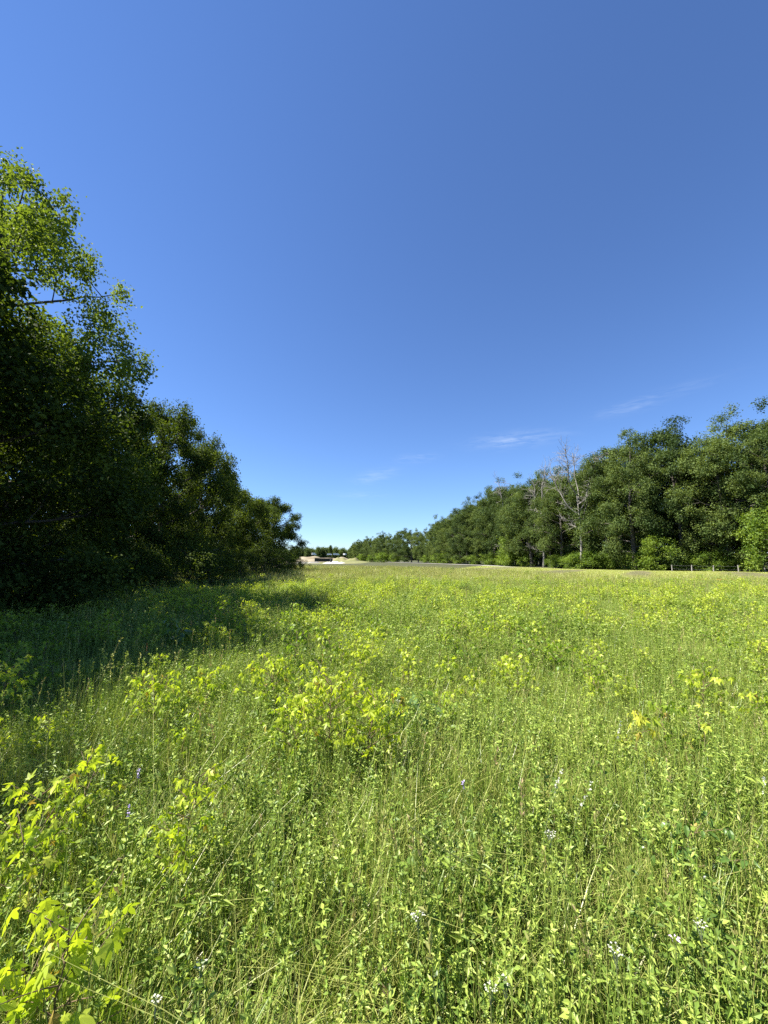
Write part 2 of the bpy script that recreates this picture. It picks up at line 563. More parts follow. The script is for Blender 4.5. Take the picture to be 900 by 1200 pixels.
def sapling_bags(h, spread, nleaf, leaf, seed, tpl=LEAF_PALM, full=.25):
    stems, loc, Y, NN, S, T = sapling_layout(h, spread, nleaf, leaf, seed, full)
    sb, fb = Bag(), Bag()
    for P, rr in stems:
        V, F = tube(P, rr, 4, False); sb.add(V, F)
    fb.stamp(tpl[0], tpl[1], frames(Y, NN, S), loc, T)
    return sb, fb


# ------------------------------------------------------------------ scatter (geometry nodes; one object, many instances)
def scatter(name, protos, mats, pts, rots, scl, var, ptint, label, cat):
    """one mesh that holds the templates and the points; its node tree stands a template on every point"""
    bag = Bag()
    pid = []
    for k, p in enumerate(protos):
        n0 = bag.n
        bag.merge(p)
        pid.append(np.full(bag.n - n0, k))
    V, F, t, mi = next(bag.parts())
    npts = len(pts)
    me = bpy.data.meshes.new(name)
    me.vertices.add(len(V) + npts)
    me.vertices.foreach_set('co', np.vstack([V, pts]).astype(np.float32).ravel())
    me.loops.add(len(F) * 3); me.loops.foreach_set('vertex_index', F.astype(np.int32).ravel())
    me.polygons.add(len(F)); me.polygons.foreach_set('loop_start', np.arange(0, len(F) * 3, 3, dtype=np.int32))
    for x in mats:
        me.materials.append(x)
    me.polygons.foreach_set('material_index', mi.astype(np.int32))
    me.polygons.foreach_set('use_smooth', np.zeros(len(F), bool))

    def attr(nm, typ, data, key='value'):
        a = me.attributes.new(nm, typ, 'POINT'); a.data.foreach_set(key, data)
    z = np.zeros(len(V))
    attr('tint', 'FLOAT', np.concatenate([t, np.zeros(npts)]).astype(np.float32))
    attr('ptint', 'FLOAT', np.concatenate([z, ptint]).astype(np.float32))
    attr('scl', 'FLOAT', np.concatenate([z, scl]).astype(np.float32))
    attr('proto', 'INT', np.concatenate([*pid, np.full(npts, -1)]).astype(np.int32))
    attr('pick', 'INT', np.concatenate([z - 1, var]).astype(np.int32))
    attr('rot', 'FLOAT_VECTOR', np.vstack([np.zeros((len(V), 3)), rots]).astype(np.float32).ravel(), 'vector')
    me.update(calc_edges=True)
    o = bpy.data.objects.new(name, me); col.objects.link(o)
    o['kind'] = 'stuff'; o['label'] = label; o['category'] = cat
    tr = bpy.data.node_groups.new(name + '_tree', 'GeometryNodeTree')
    tr.interface.new_socket('Geometry', in_out='INPUT', socket_type='NodeSocketGeometry')
    tr.interface.new_socket('Geometry', in_out='OUTPUT', socket_type='NodeSocketGeometry')
    n, l = tr.nodes.new, tr.links.new
    gi, go = n('NodeGroupInput'), n('NodeGroupOutput')
    join = n('GeometryNodeJoinGeometry')

    def named(nm, dt):
        q = n('GeometryNodeInputNamedAttribute'); q.data_type = dt; q.inputs[0].default_value = nm
        return q.outputs[0]
    A_proto, A_pick, A_scl, A_rot = named('proto', 'INT'), named('pick', 'INT'), named('scl', 'FLOAT'), named('rot', 'FLOAT_VECTOR')

    def eq(s, k):
        c = n('FunctionNodeCompare'); c.data_type = 'INT'; c.operation = 'EQUAL'
        l(s, c.inputs['A']) if False else l(s, [i for i in c.inputs if i.name == 'A' and i.type == 'INT'][0])
        [i for i in c.inputs if i.name == 'B' and i.type == 'INT'][0].default_value = k
        return c.outputs[0]
    for k in range(len(protos)):
        s1 = n('GeometryNodeSeparateGeometry'); s1.domain = 'POINT'; l(gi.outputs[0], s1.inputs[0]); l(eq(A_proto, k), s1.inputs[1])
        s2 = n('GeometryNodeSeparateGeometry'); s2.domain = 'POINT'; l(gi.outputs[0], s2.inputs[0]); l(eq(A_pick, k), s2.inputs[1])
        ip = n('GeometryNodeInstanceOnPoints')
        l(s2.outputs[0], ip.inputs['Points']); l(s1.outputs[0], ip.inputs['Instance'])
        e2r = n('FunctionNodeEulerToRotation'); l(A_rot, e2r.inputs[0])
        l(e2r.outputs[0], ip.inputs['Rotation']); l(A_scl, ip.inputs['Scale'])
        l(ip.outputs[0], join.inputs[0])
    l(join.outputs[0], go.inputs[0])
    md = o.modifiers.new('scatter', 'NODES'); md.node_group = tr
    return o


def patch(x, y, sc, seed=0):
    """smooth patchiness in 0..1"""
    v = np.zeros(len(x)); r = np.random.default_rng(100 + seed)
    for k in range(7):
        a = r.uniform(0, 2 * np.pi); f = r.uniform(.5, 1.9) / sc
        v += np.sin((x * np.cos(a) + y * np.sin(a)) * f * 2 * np.pi + r.uniform(0, 6.28) + 1.2 * np.sin(f * (x * np.sin(a) - y * np.cos(a)) * 3))
    return np.clip(.5 + v / 7, 0, 1)


def field_points(dens, d0, d1, r=rng, wide=1.22, side=1.6, xmin=-19.0):
    """points of the field in a wedge a little wider than the view"""
    ymin, ymax = d0, d1
    w1 = wide * d1 + side
    n = int(dens * (ymax - ymin) * 2 * w1)
    x = r.uniform(-w1, w1, n); y = r.uniform(ymin, ymax, n)
    k = (np.abs(x) < wide * np.maximum(y, 0) + side) & (x > xmin)
    return x[k], y[k]


# the field ends at the mown bank and gravel track
EDGE_X = np.array([-60, -14, 0, 8, 11, 14, 19, 24, 45, 80.0]); EDGE_Y = np.array([75, 75, 66, 55, 46, 33, 27, 25, 20, 15.0])
def in_field(x, y):
    return y < np.interp(x, EDGE_X, EDGE_Y) + .8 * np.sin(x * .7)


def lay(x, y, r=rng, tilt=.12):
    n = len(x)
    return np.column_stack([x, y, ground_z(x, y)]), np.column_stack([r.normal(0, tilt, n), r.normal(0, tilt, n), r.uniform(0, 6.283, n)])


FULL = dict(near=1.0)
# --- grass
near_protos = [blades(48, .13, .16, .44, .0056, .19, 3, (0, 1.0), .35) for _ in range(4)] + [blades(50, .12, .12, .34, .0048, .5, 3, (0, .8), .9) for _ in range(3)]
x, y = field_points(88, .1, 6.5)
pt, rt = lay(x, y)
vv = rng.integers(0, 7, len(x))
scatter('meadow_grass', near_protos, [M_blade], pt, rt, rng.uniform(.75, 1.25, len(x)), vv, .25 * patch(x, y, 2.2) + .05, 'dense green meadow grass at the viewer\'s feet', 'grass')
x, y = field_points(34, 6.5, 24)
k = in_field(x, y); x, y = x[k], y[k]
pt, rt = lay(x, y)
mid_protos = [blades(64, .24, .14, .40, .008, .4, 2, (0, .9), .7) for _ in range(5)]
scatter('meadow_grass', mid_protos, [M_blade], pt, rt, rng.uniform(.8, 1.25, len(x)), rng.integers(0, 5, len(x)), .30 * patch(x, y, 5, 1) + .02 + .3 * np.clip((y - 12) / 12, 0, 1), 'green meadow grass across the middle of the field', 'grass')
x, y = field_points(9, 24, 78)
k = in_field(x, y); x, y = x[k], y[k]
pt, rt = lay(x, y)
far_protos = [blades(90, .55, .25, .60, .022, .35, 2, (.1, .95), .6) for _ in range(5)]
scatter('meadow_grass', far_protos, [M_blade], pt, rt, rng.uniform(.8, 1.2, len(x)), rng.integers(0, 5, len(x)), .58 + .32 * patch(x, y, 9, 2), 'tall olive grass with dry seed heads at the far side of the field', 'grass')

# --- dead thatch lying low between the blades
x, y = field_points(20, .2, 7)
pt, rt = lay(x, y, tilt=.2)
scatter('dry_thatch', [blades(22, .2, .10, .34, .004, 1.6, 3, (1.2, 1.6), .9) for _ in range(3)], [M_blade], pt, rt, rng.uniform(.7, 1.3, len(x)), rng.integers(0, 3, len(x)), .1 * patch(x, y, 2, 30), 'tan dead grass lying low between the green blades', 'grass')
# --- tall stems with seed heads
sp = [stalks(9, .16, .36, .68, .0036, heads=.25, tint=(-.1, .6)) for _ in range(5)]
x, y = field_points(17, .8, 12)
k = rng.uniform(0, 1, len(x)) < .3 + .9 * patch(x, y, 2.5, 4); x, y = x[k], y[k]
pt, rt = lay(x, y, tilt=.06)
scatter('tall_grass_stems', sp, [M_stalk], pt, rt, rng.uniform(.75, 1.12, len(x)), rng.integers(0, 5, len(x)), .12 * patch(x, y, 3, 5), 'thin pale upright grass stems standing above the meadow', 'grass')
sp = [stalks(14, .5, .45, .75, .010, heads=.9, tint=(.2, .8)) for _ in range(4)]
x, y = field_points(3.2, 12, 78)
k = in_field(x, y) & (rng.uniform(0, 1, len(x)) < np.clip((y - 8) / 25, .15, 1)); x, y = x[k], y[k]
pt, rt = lay(x, y, tilt=.06)
scatter('tall_grass_stems', sp, [M_stalk], pt, rt, rng.uniform(.8, 1.15, len(x)), rng.integers(0, 4, len(x)), .45 * patch(x, y, 8, 6), 'brownish seed stems thickening towards the far edge of the field', 'grass')

# --- leafy herbs between the grass
fp = [forb(8, .14, .42, .024, 34) for _ in range(3)] + [forb(11, .14, .36, .017, 40) for _ in range(2)] + [forb(5, .12, .36, .050, 12, LEAF_NARROW) for _ in range(2)] + [forb(6, .12, .22, .045, 10, LEAF_OVAL)]
x, y = field_points(58, .3, 7)
k = rng.uniform(0, 1, len(x)) < .25 + .9 * patch(x, y, 1.6, 8); x, y = x[k], y[k]
pt, rt = lay(x, y)
scatter('meadow_herbs', fp, [M_forb], pt, rt, rng.uniform(.75, 1.3, len(x)), rng.integers(0, 8, len(x)), .35 * patch(x, y, 1.5, 9), 'small-leaved green herbs mixed through the near grass', 'herbs')
fp = [forb(14, .3, .42, .045, 24) for _ in range(4)]
x, y = field_points(11, 7, 26)
k = in_field(x, y) & (rng.uniform(0, 1, len(x)) < .3 + .8 * patch(x, y, 4, 10)); x, y = x[k], y[k]
pt, rt = lay(x, y)
scatter('meadow_herbs', fp, [M_forb], pt, rt, rng.uniform(.75, 1.3, len(x)), rng.integers(0, 4, len(x)), .4 * patch(x, y, 4, 11), 'leafy green herbs spread through the middle of the meadow', 'herbs')

# ------------------------------------------------------------------ saplings
sap_specs = [(.62, .26, 96, .058), (.75, .28, 110, .062), (.55, .30, 100, .056), (.80, .30, 120, .062), (.50, .24, 80, .052), (.70, .34, 120, .058), (.62, .22, 80, .064), (.8, .26, 110, .058)]
sap_meshes = []
sap_joined = []
for i, s in enumerate(sap_specs):
    sb, fb = sapling_bags(*s, seed=40 + i, tpl=LEAF_PALM_SIMPLE)
    sap_meshes.append((sb.mesh('stem', M_twig), fb.mesh('foliage', M_sap), s))
    j = Bag(); j.merge(fb); j.merge(sb, mat=1)
    sap_joined.append(j)


def add_sapling(x, y, kind, sc, rz, label, group, fmesh=None):
    sm, fm, s = sap_meshes[kind]
    root = link_thing('broadleaf_sapling', (x, y, float(ground_z(x, y)) - .01), label, 'sapling', group, rz, sc)
    a = bpy.data.objects.new('stem', sm); a.parent = root; col.objects.link(a)
    f = bpy.data.objects.new('foliage', fmesh or fm); f.parent = root; col.objects.link(f)
    return root


def leafy_sapling(x, y, h, spread, nleaf, leaf, seed, label, mat, group=None, name='broadleaf_sapling', tpl=LEAF_PALM, mats2=None, full=.25, cat='sapling', rz=0, dt=0.0):
    """a near sapling: every leaf an object of its own (shared mesh data), for the leaves that show singly"""
    stems, loc, Y, NN, S, T = sapling_layout(h, spread, nleaf, leaf, seed, full)
    root = link_thing(name, (x, y, float(ground_z(x, y)) - .01), label, cat, group, rz)
    sb = Bag()
    for P, rr in stems:
        V, F = tube(P, rr, 5, False); sb.add(V, F)
    sb.obj('stem', M_twig, root)
    shades = []
    for q in range(5):
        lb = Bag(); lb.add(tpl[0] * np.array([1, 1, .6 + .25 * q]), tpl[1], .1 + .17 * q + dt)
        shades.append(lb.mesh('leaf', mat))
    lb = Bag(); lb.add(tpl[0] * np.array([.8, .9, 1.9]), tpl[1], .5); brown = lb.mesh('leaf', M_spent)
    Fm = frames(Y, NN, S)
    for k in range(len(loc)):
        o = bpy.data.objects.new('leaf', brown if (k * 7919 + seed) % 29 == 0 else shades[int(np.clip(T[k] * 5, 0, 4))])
        m = np.eye(4); m[:3, :3] = Fm[k]; m[:3, 3] = loc[k]
        o.parent = root
        o.matrix_local = Matrix(m.tolist())
        col.objects.link(o)
    return root


# the ones the photograph lets one single out: (px, py of the leafy top, height, spread, leaves, leaf size, label, material, tint shift)
special = [
    (75, 1095, .62, .26, 46, .10, 'bright yellow-green lobed-leaf sapling lowest at the near corner of the meadow', M_sap, .45),
    (35, 1150, .50, .24, 30, .095, 'yellow-green sapling tucked against the lowest bright sapling', M_sap, .35),
    (45, 935, .66, .26, 52, .085, 'spreading yellow-green sapling at the edge of the tree shade', M_sap, .40),
    (110, 890, .66, .22, 44, .085, 'bright sapling just right of the spreading one at the shade edge', M_sap, .45),
    (28, 990, .55, .24, 36, .085, 'lower yellow-green sapling below the spreading one at the shade edge', M_sap, .3),
    (222, 915, .72, .20, 52, .08, 'slim upright sapling with hanging yellow-green leaves', M_sap, .5),
    (205, 990, .50, .18, 30, .075, 'small yellow-green sapling at the foot of the slim upright one', M_sap, .3),
    (388, 815, .80, .42, 150, .085, 'large bushy yellow-green sapling in the middle of the meadow', M_sap, .55),
    (430, 830, .72, .32, 110, .085, 'yellowest sapling on the near side of the bushy clump', M_sap, .75),
    (350, 835, .66, .30, 95, .08, 'green sapling on the left of the bushy clump', M_sap, .3),
    (318, 790, .70, .36, 120, .085, 'rounded green sapling standing behind the bushy clump', M_sap, .3),
    (185, 808, .66, .34, 110, .085, 'rounded sapling with dark gaps beside the tree shade', M_sap, .25),
    (240, 800, .60, .26, 48, .08, 'small green sapling beside the rounded one near the shade', M_sap, .3),
    (745, 848, .60, .14, 22, .085, 'small sapling with clear yellow leaves among green grass', M_yellow, .2),
    (778, 832, .62, .22, 40, .085, 'deep green sapling behind the small yellow-leaved one', M_sap, -.05),
    (822, 838, .60, .10, 10, .10, 'thin sapling with a few pale yellow leaves', M_yellow, .0),
    (820, 792, .62, .34, 70, .085, 'broad yellow-green sapling clump on the right of the meadow', M_sap, .4),
    (700, 795, .55, .22, 40, .08, 'low green sapling left of the broad clump', M_sap, .25),
    (590, 770, .60, .24, 44, .08, 'small upright green sapling in the middle of the grass', M_sap, .35),
    (555, 790, .55, .22, 36, .08, 'yellow-green sapling a step nearer than the upright one', M_sap, .5),
    (880, 818, .58, .22, 40, .08, 'green sapling at the far right of the near meadow', M_sap, .3),
    (45, 1020, .50, .10, 12, .085, 'spindly sapling with yellowing curled leaves', M_yellow, -.1),
]
taken = []
for i, (px, py, h, spd, nl, lf, lab, mt, dt) in enumerate(special):
    p = at_height(px, py, h * .82)
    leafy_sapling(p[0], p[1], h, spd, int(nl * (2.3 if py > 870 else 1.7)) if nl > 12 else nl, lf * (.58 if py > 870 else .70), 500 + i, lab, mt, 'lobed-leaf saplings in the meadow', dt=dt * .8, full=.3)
    taken.append((p[0], p[1]))

# the rest: nearest 260 as things, all further ones as one mass
x, y = field_points(6.2, 2.2, 50)
yw = np.interp(x, [-12, -6, 0, 6, 20], [4.2, 3.6, 4.6, 5.0, 5.0])
dn = np.clip((y - 2.8) / 3.6, .03, 1) * np.interp(y, [8, 16, 24, 50], [1, .8, .14, .02])
left_bonus = np.clip((-x - .4) / 2, 0, .22) * (y < 7) * (y > 2.9)
dn = (dn + left_bonus) * np.clip(patch(x, y, 2.4, 20) * 3.0 - .80, 0.05, 1)
k = in_field(x, y) & (rng.uniform(0, 1, len(x)) < dn)
x, y = x[k], y[k]
tk = np.array(taken)
k = np.min(np.hypot(x[:, None] - tk[:, 0], y[:, None] - tk[:, 1]), axis=1) > .22
x, y = x[k], y[k]
view = (np.abs(x) < .99 * y + .3)
order = np.argsort(np.where(view, np.hypot(x, y), 1e6))
ind = order[:255]
rest = np.setdiff1d(np.arange(len(x)), ind)
tones = {}
for q in range(4):
    fm = []
    for (sm, f0, s) in sap_meshes:
        f1 = f0.copy(); f1.name = 'foliage'
        t = np.empty(len(f1.vertices), np.float32); f1.attributes['tint'].data.foreach_get('value', t)
        f1.attributes['tint'].data.foreach_set('value', t + np.float32((-.15, .05, .22, .42)[q])); fm.append(f1)
    tones[q] = fm
tone_word = ['deep green', 'mid green', 'fresh green', 'yellow-green']
tone_f = patch(x, y, 4, 33)
LANDMARKS = [('the bushy clump', 388, 830), ('the slim upright sapling', 222, 930), ('the grey-green drooping plant', 487, 826), ('the yellow-leaved sapling', 745, 860),
             ('the broad right clump', 820, 800), ('the tall broad-leaved plant', 212, 745), ('the rounded shade-edge sapling', 185, 815), ('the slanting creamy flowers', 640, 935),
             ('the pale orange flower spike', 130, 735), ('the dark glossy shrublet', 808, 990)]
LM = [(nm_, *at_height(a_, b_, .4)[:2]) for nm_, a_, b_ in LANDMARKS]
FARM = [('the last shaded tree', 322), ('the soil banks', 380), ('the receding wood edge', 450), ('the slender dead stem', 560), ('the smaller dead tree', 637), ('the forked dead tree', 679),
        ('the first fence post', 786), ('the middle fence posts', 840), ('the last fence post', 895), ('the shaded trees', 220)]
seen_labels = {}
for i in sorted(ind, key=lambda k_: math.hypot(x[k_], y[k_])):
    q = int(np.clip((tone_f[i] - .25) * 5 + rng.normal(0, .8), 0, 3))
    kd = int(rng.integers(0, 8)); sc = float(rng.uniform(.62, 1.08))
    hgt = sap_specs[kd][0] * sc
    size = 'low' if hgt < .45 else ('knee-high' if hgt < .62 else 'tall')
    nm_, lx_, ly_ = min(LM, key=lambda m_: math.hypot(m_[1] - x[i], m_[2] - y[i]))
    dd_ = math.hypot(lx_ - x[i], ly_ - y[i])
    if dd_ < 1.6:
        rel = ('behind' if y[i] > ly_ else 'in front of') if abs(y[i] - ly_) > abs(x[i] - lx_) else ('right of' if x[i] > lx_ else 'left of')
        lab = '%s %s sapling %s %s %s' % (size, tone_word[q], 'close' if dd_ < .7 else 'a step', rel, nm_)
    else:
        pxi = 450 + x[i] / y[i] * FPX
        nm_ = min(FARM, key=lambda m_: abs(m_[1] - pxi))[0]
        lab = '%s %s sapling %s, in line with %s' % (size, tone_word[q], 'a few steps out' if y[i] < 5.5 else ('half way out' if y[i] < 7.5 else 'far out'), nm_)
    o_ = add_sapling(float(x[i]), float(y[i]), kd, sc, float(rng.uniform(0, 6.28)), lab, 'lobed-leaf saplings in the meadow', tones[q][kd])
    seen_labels.setdefault(lab, []).append(o_)
for lab, obs in seen_labels.items():
    if len(obs) > 1:                                # alike ones close together: which of them is nearer the viewer
        for k_, o_ in enumerate(obs):
            w_ = ('nearer', 'further')[k_] if len(obs) == 2 else ('nearest', 'second nearest', 'third nearest', 'fourth nearest', 'fifth nearest', 'sixth nearest', 'seventh nearest', 'eighth nearest', 'ninth nearest', 'tenth nearest')[min(k_, 9)]
            o_['label'] = w_ + ' ' + lab
pt, rt = lay(x[rest], y[rest], tilt=.08)
scatter('sapling_mass', sap_joined, [M_sap, M_twig], pt, rt, rng.uniform(.62, 1.05, len(rest)), rng.integers(0, 8, len(rest)),
        .12 + .5 * patch(x[rest], y[rest], 4, 33) - .45 * np.clip((y[rest] - 16) / 16, 0, 1), 'mass of small yellow-green saplings covering the further meadow', 'saplings')

# ------------------------------------------------------------------ single plants one can pick out
def place(px, py, z):
    p = at_height(px, py, z)
    return float(p[0]), float(p[1])


# grey-green broad drooping leaves
px_, py_ = place(487, 826, .42)
leafy_sapling(px_, py_, .48, .34, 40, .12, 901, 'grey-green plant with long drooping oval leaves beside the bushy clump', M_blue, None, 'broad_leaved_plant', LEAF_OVAL, cat='plant', full=.1)
px_, py_ = place(212, 740, .5)
leafy_sapling(px_, py_, .62, .34, 44, .15, 902, 'tall dark broad-leaved plant at the edge of the tree shade', M_dark, None, 'broad_leaved_plant', LEAF_OVAL, cat='plant', full=.1)
px_, py_ = place(808, 985, .36)
leafy_sapling(px_, py_, .42, .26, 90, .045, 903, 'dark glossy small-leaved shrublet among pale grass', M_dark, None, 'low_shrub', LEAF_OVAL, cat='shrub', full=.05)
px_, py_ = place(520, 1165, .2)
leafy_sapling(px_, py_, .26, .16, 40, .06, 904, 'low dark-leaved plant at the near edge with oval leaves', M_dark, None, 'low_shrub', LEAF_OVAL, cat='shrub', full=.05)


def flower(px, py, z, kind, label, lean=(0, 0), n=14, length=.12, mat=M_white, group='wildflowers in the meadow'):
    X, Y = place(px, py, z)
    root = link_thing('wildflower', (X, Y, float(ground_z(X, Y))), label, 'flower', group)
    t = np.linspace(0, 1, 6)
    top = np.array([lean[0], lean[1], z])
    P = np.column_stack([lean[0] * t ** 2, lean[1] * t ** 2, z * t])
    b = Bag(); V, F = tube(P, np.linspace(.0025, .0014, 6), 4, False); b.add(V, F, .3); b.obj('stem', M_stem, root)
    b = Bag()
    if kind == 'spike':
        d = unit(P[-1] - P[-2]); s = rng.uniform(0, 1, n)
        loc = P[-1] + d * ((s - .5) * length)[:, None]
        yv = unit(rng.normal(0, 1, (n, 3)) + d * .4)
        b.stamp(LEAF_SMALL[0] * np.array([1.6, 1, 1]), LEAF_SMALL[1], frames(yv, unit(rng.normal(0, 1, (n, 3))), rng.uniform(.008, .014, n)), loc, rng.uniform(0, 1, n))
    elif kind == 'umbel':
        length = length * .7; a = rng.uniform(0, 6.28, n); q = np.sqrt(rng.uniform(0, 1, n)) * length * .5
        loc = top + np.column_stack([q * np.cos(a), q * np.sin(a), rng.uniform(0, .012, n)])
        for j in range(0, n, 4):
            V, F = tube(np.array([top - [0, 0, .05], (top + loc[j]) / 2 - [0, 0, .015], loc[j]]), np.array([.001, .001, .0008]), 3, False); b.add(V, F, 0)
        yv = unit(np.column_stack([np.cos(a), np.sin(a), rng.uniform(-.2, .4, n)]))
        b.stamp(LEAF_SMALL[0] * np.array([1.7, 1, 1]), LEAF_SMALL[1], frames(yv, np.tile([0, 0, 1.0], (n, 1)), rng.uniform(.005, .009, n)), loc, rng.uniform(0, 1, n))
    else:                                       # open flower of separate petals
        for k in range(n):
            a = 2 * math.pi * k / n
            yv = np.array([[math.cos(a), math.sin(a), .35]])
            b.stamp(LEAF_OVAL[0] * np.array([1.05, 1, 1]), LEAF_OVAL[1], frames(yv, np.array([[0, 0, 1.0]]), np.array([length * .5])), top[None], np.array([rng.uniform(0, 1)]))
    b.obj('flower_head', mat, root)
    b = Bag()
    k = 5
    s = rng.uniform(.1, .7, k)
    loc = np.column_stack([np.interp(s, t, P[:, i]) for i in range(3)])
    yv = unit(rng.normal(0, 1, (k, 3)) + [0, 0, .5])
    b.stamp(LEAF_NARROW[0], LEAF_NARROW[1], frames(yv, np.tile([0, 0, 1.0], (k, 1)), rng.uniform(.04, .07, k)), loc, rng.uniform(0, .6, k))
    b.obj('foliage', M_forb, root)


flower(628, 925, .55, 'spike', 'upper end of the slanting creamy flower spikes', (.10, -.02), 26, .14)
flower(655, 940, .50, 'spike', 'lower of the two slanting creamy flower spikes', (.12, -.03), 26, .14)
flower(707, 862, .55, 'spike', 'white flower spike leaning among grass in front of the yellow-leaved sapling', (.08, -.04), 24, .12)
flower(425, 812, .62, 'umbel', 'white flat flower cluster on top of the bushy clump', n=30, length=.10)
flower(645, 990, .45, 'umbel', 'white flower cluster just below the slanting creamy spikes', n=24, length=.06)
flower(792, 1112, .42, 'open', 'pale pink open flower near the lower right corner', n=5, length=.036, mat=M_pink)
flower(722, 1125, .42, 'umbel', 'small white flower cluster left of the pink flower', n=20, length=.05)
flower(822, 1098, .42, 'umbel', 'creamy flower cluster above and beside the pink flower', n=20, length=.05)
flower(148, 953, .45, 'spike', 'lavender flower spike in the grass near the slim sapling', (.01, 0), 18, .05, M_lav)
flower(160, 908, .45, 'spike', 'dim violet flower spike behind the lavender one', (.01, 0), 16, .05, M_lav)
flower(541, 930, .45, 'spike', 'single lavender flower spike in the open centre grass', (.01, 0), 14, .05, M_lav)
flower(490, 1082, .42, 'umbel', 'flat white flower cluster low in the centre grass', n=24, length=.055)
flower(592, 1158, .38, 'umbel', 'flat white flower cluster nearest the bottom edge', n=24, length=.05)
flower(575, 1166, .36, 'umbel', 'small cream flower cluster beside the lowest white one', n=18, length=.045)
flower(235, 1140, .40, 'umbel', 'small white flower beside the big yellow-green corner sapling', n=16, length=.04)
flower(182, 1180, .36, 'umbel', 'tiny white flower at the foot of the corner sapling', n=14, length=.035)
flower(466, 826, .45, 'umbel', 'white flower cluster beside the grey-green drooping plant', n=18, length=.05)
flower(305, 770, .55, 'umbel', 'white flower behind the rounded green sapling', n=18, length=.06)
flower(375, 778, .60, 'spike', 'reddish flower spike above the bushy clump', (.02, 0), 20, .10, M_red)
flower(170, 762, .60, 'spike', 'pinkish red flower spike near the tree shade', (.02, 0), 18, .08, M_red)
flower(130, 725, .62, 'spike', 'pale orange flower spike in front of the dark trees', (.02, 0), 22, .14, M_orange)
flower(885, 935, .5, 'spike', 'pale flower spike at the far right among brown stems', (.05, 0), 16, .08)
# orange bloom clumps far out
for (px, py, d, wd, lab) in ((835, 679, 24.5, 1.3, 'wide low clump of orange flowers in front of the mown bank'), (877, 719, 11.5, .22, 'small orange flower clump nearest to the right side'),
                             (770, 695, 21, .35, 'small orange flower clump in the middle distance'), (700, 690, 24, .35, 'faint orange flower clump left of the others'), (842, 742, 8, .14, 'single orange bloom on the right of the meadow')):
    P = at_depth(px, py, d); gz = float(ground_z(P[0], P[1]))
    root = link_thing('orange_flower_clump', (float(P[0]), float(P[1]), gz), lab, 'flowers', 'orange flower clumps')
    n = int(60 + 160 * (wd > 1)); b = Bag(); c = Bag()
    a = rng.uniform(0, 6.28, n); q = np.sqrt(rng.uniform(0, 1, n)) * wd
    hh = (P[2] - gz) * rng.uniform(.85, 1.05, n)
    loc = np.column_stack([q * np.cos(a), q * np.sin(a) * .5, hh])
    for j in range(0, n, 2):
        V, F = tube(np.array([loc[j] * [1, 1, 0], loc[j] * [1, 1, .5], loc[j]]), np.array([.004, .004, .003]), 3, False); c.add(V, F)
    b.stamp(LEAF_SMALL[0] * np.array([1.8, 1, 1]), LEAF_SMALL[1], frames(unit(rng.normal(0, 1, (n, 3))), unit(rng.normal(0, .5, (n, 3)) + [0, 0, 1]), rng.uniform(.03, .07, n) * (1.2 if wd > 1 else .7)), loc, rng.uniform(0, 1, n))
    c.obj('stem', M_stem, root); b.obj('blossom', M_orange, root)

# a few bent dry stems and pale grass leaves close by, each a plant of its own
for i, (px, py, z, hz, lab) in enumerate(((600, 1080, .30, .7, 'long dry tan stem fallen slantwise over the near grass'), (95, 790, .55, .6, 'pale dry stem leaning at the edge of the tree shade'),
                                           (240, 700, .5, .5, 'thin dry stem leaning out of the shaded grass'))):
    X, Y = place(px, py, z)
    root = link_thing('dry_stem', (X, Y, float(ground_z(X, Y))), lab, 'dry stem', 'dry stems in the meadow')
    t = np.linspace(0, 1, 8); b = Bag()
    P = np.column_stack([(-.5 + t) * hz * 1.1, .15 * t, .05 + (1 - t) * .55])
    if i: P = np.column_stack([t * hz * .5, .1 * t, t * .85])
    V, F = tube(P, np.linspace(.0028, .0014, 8), 5); b.add(V, F, .75); b.obj('stem', M_stalk, root)
    b = Bag(); k = 14; s = rng.uniform(.55, 1, k)
    loc = np.column_stack([np.interp(s, t, P[:, j]) for j in range(3)])
    b.stamp(LEAF_SMALL[0], LEAF_SMALL[1], frames(unit(rng.normal(0, .6, (k, 3)) + [.5, 0, .5]), unit(rng.normal(0, 1, (k, 3))), rng.uniform(.015, .03, k)), loc, np.full(k, .9)); b.obj('seed_head', M_stalk, root)

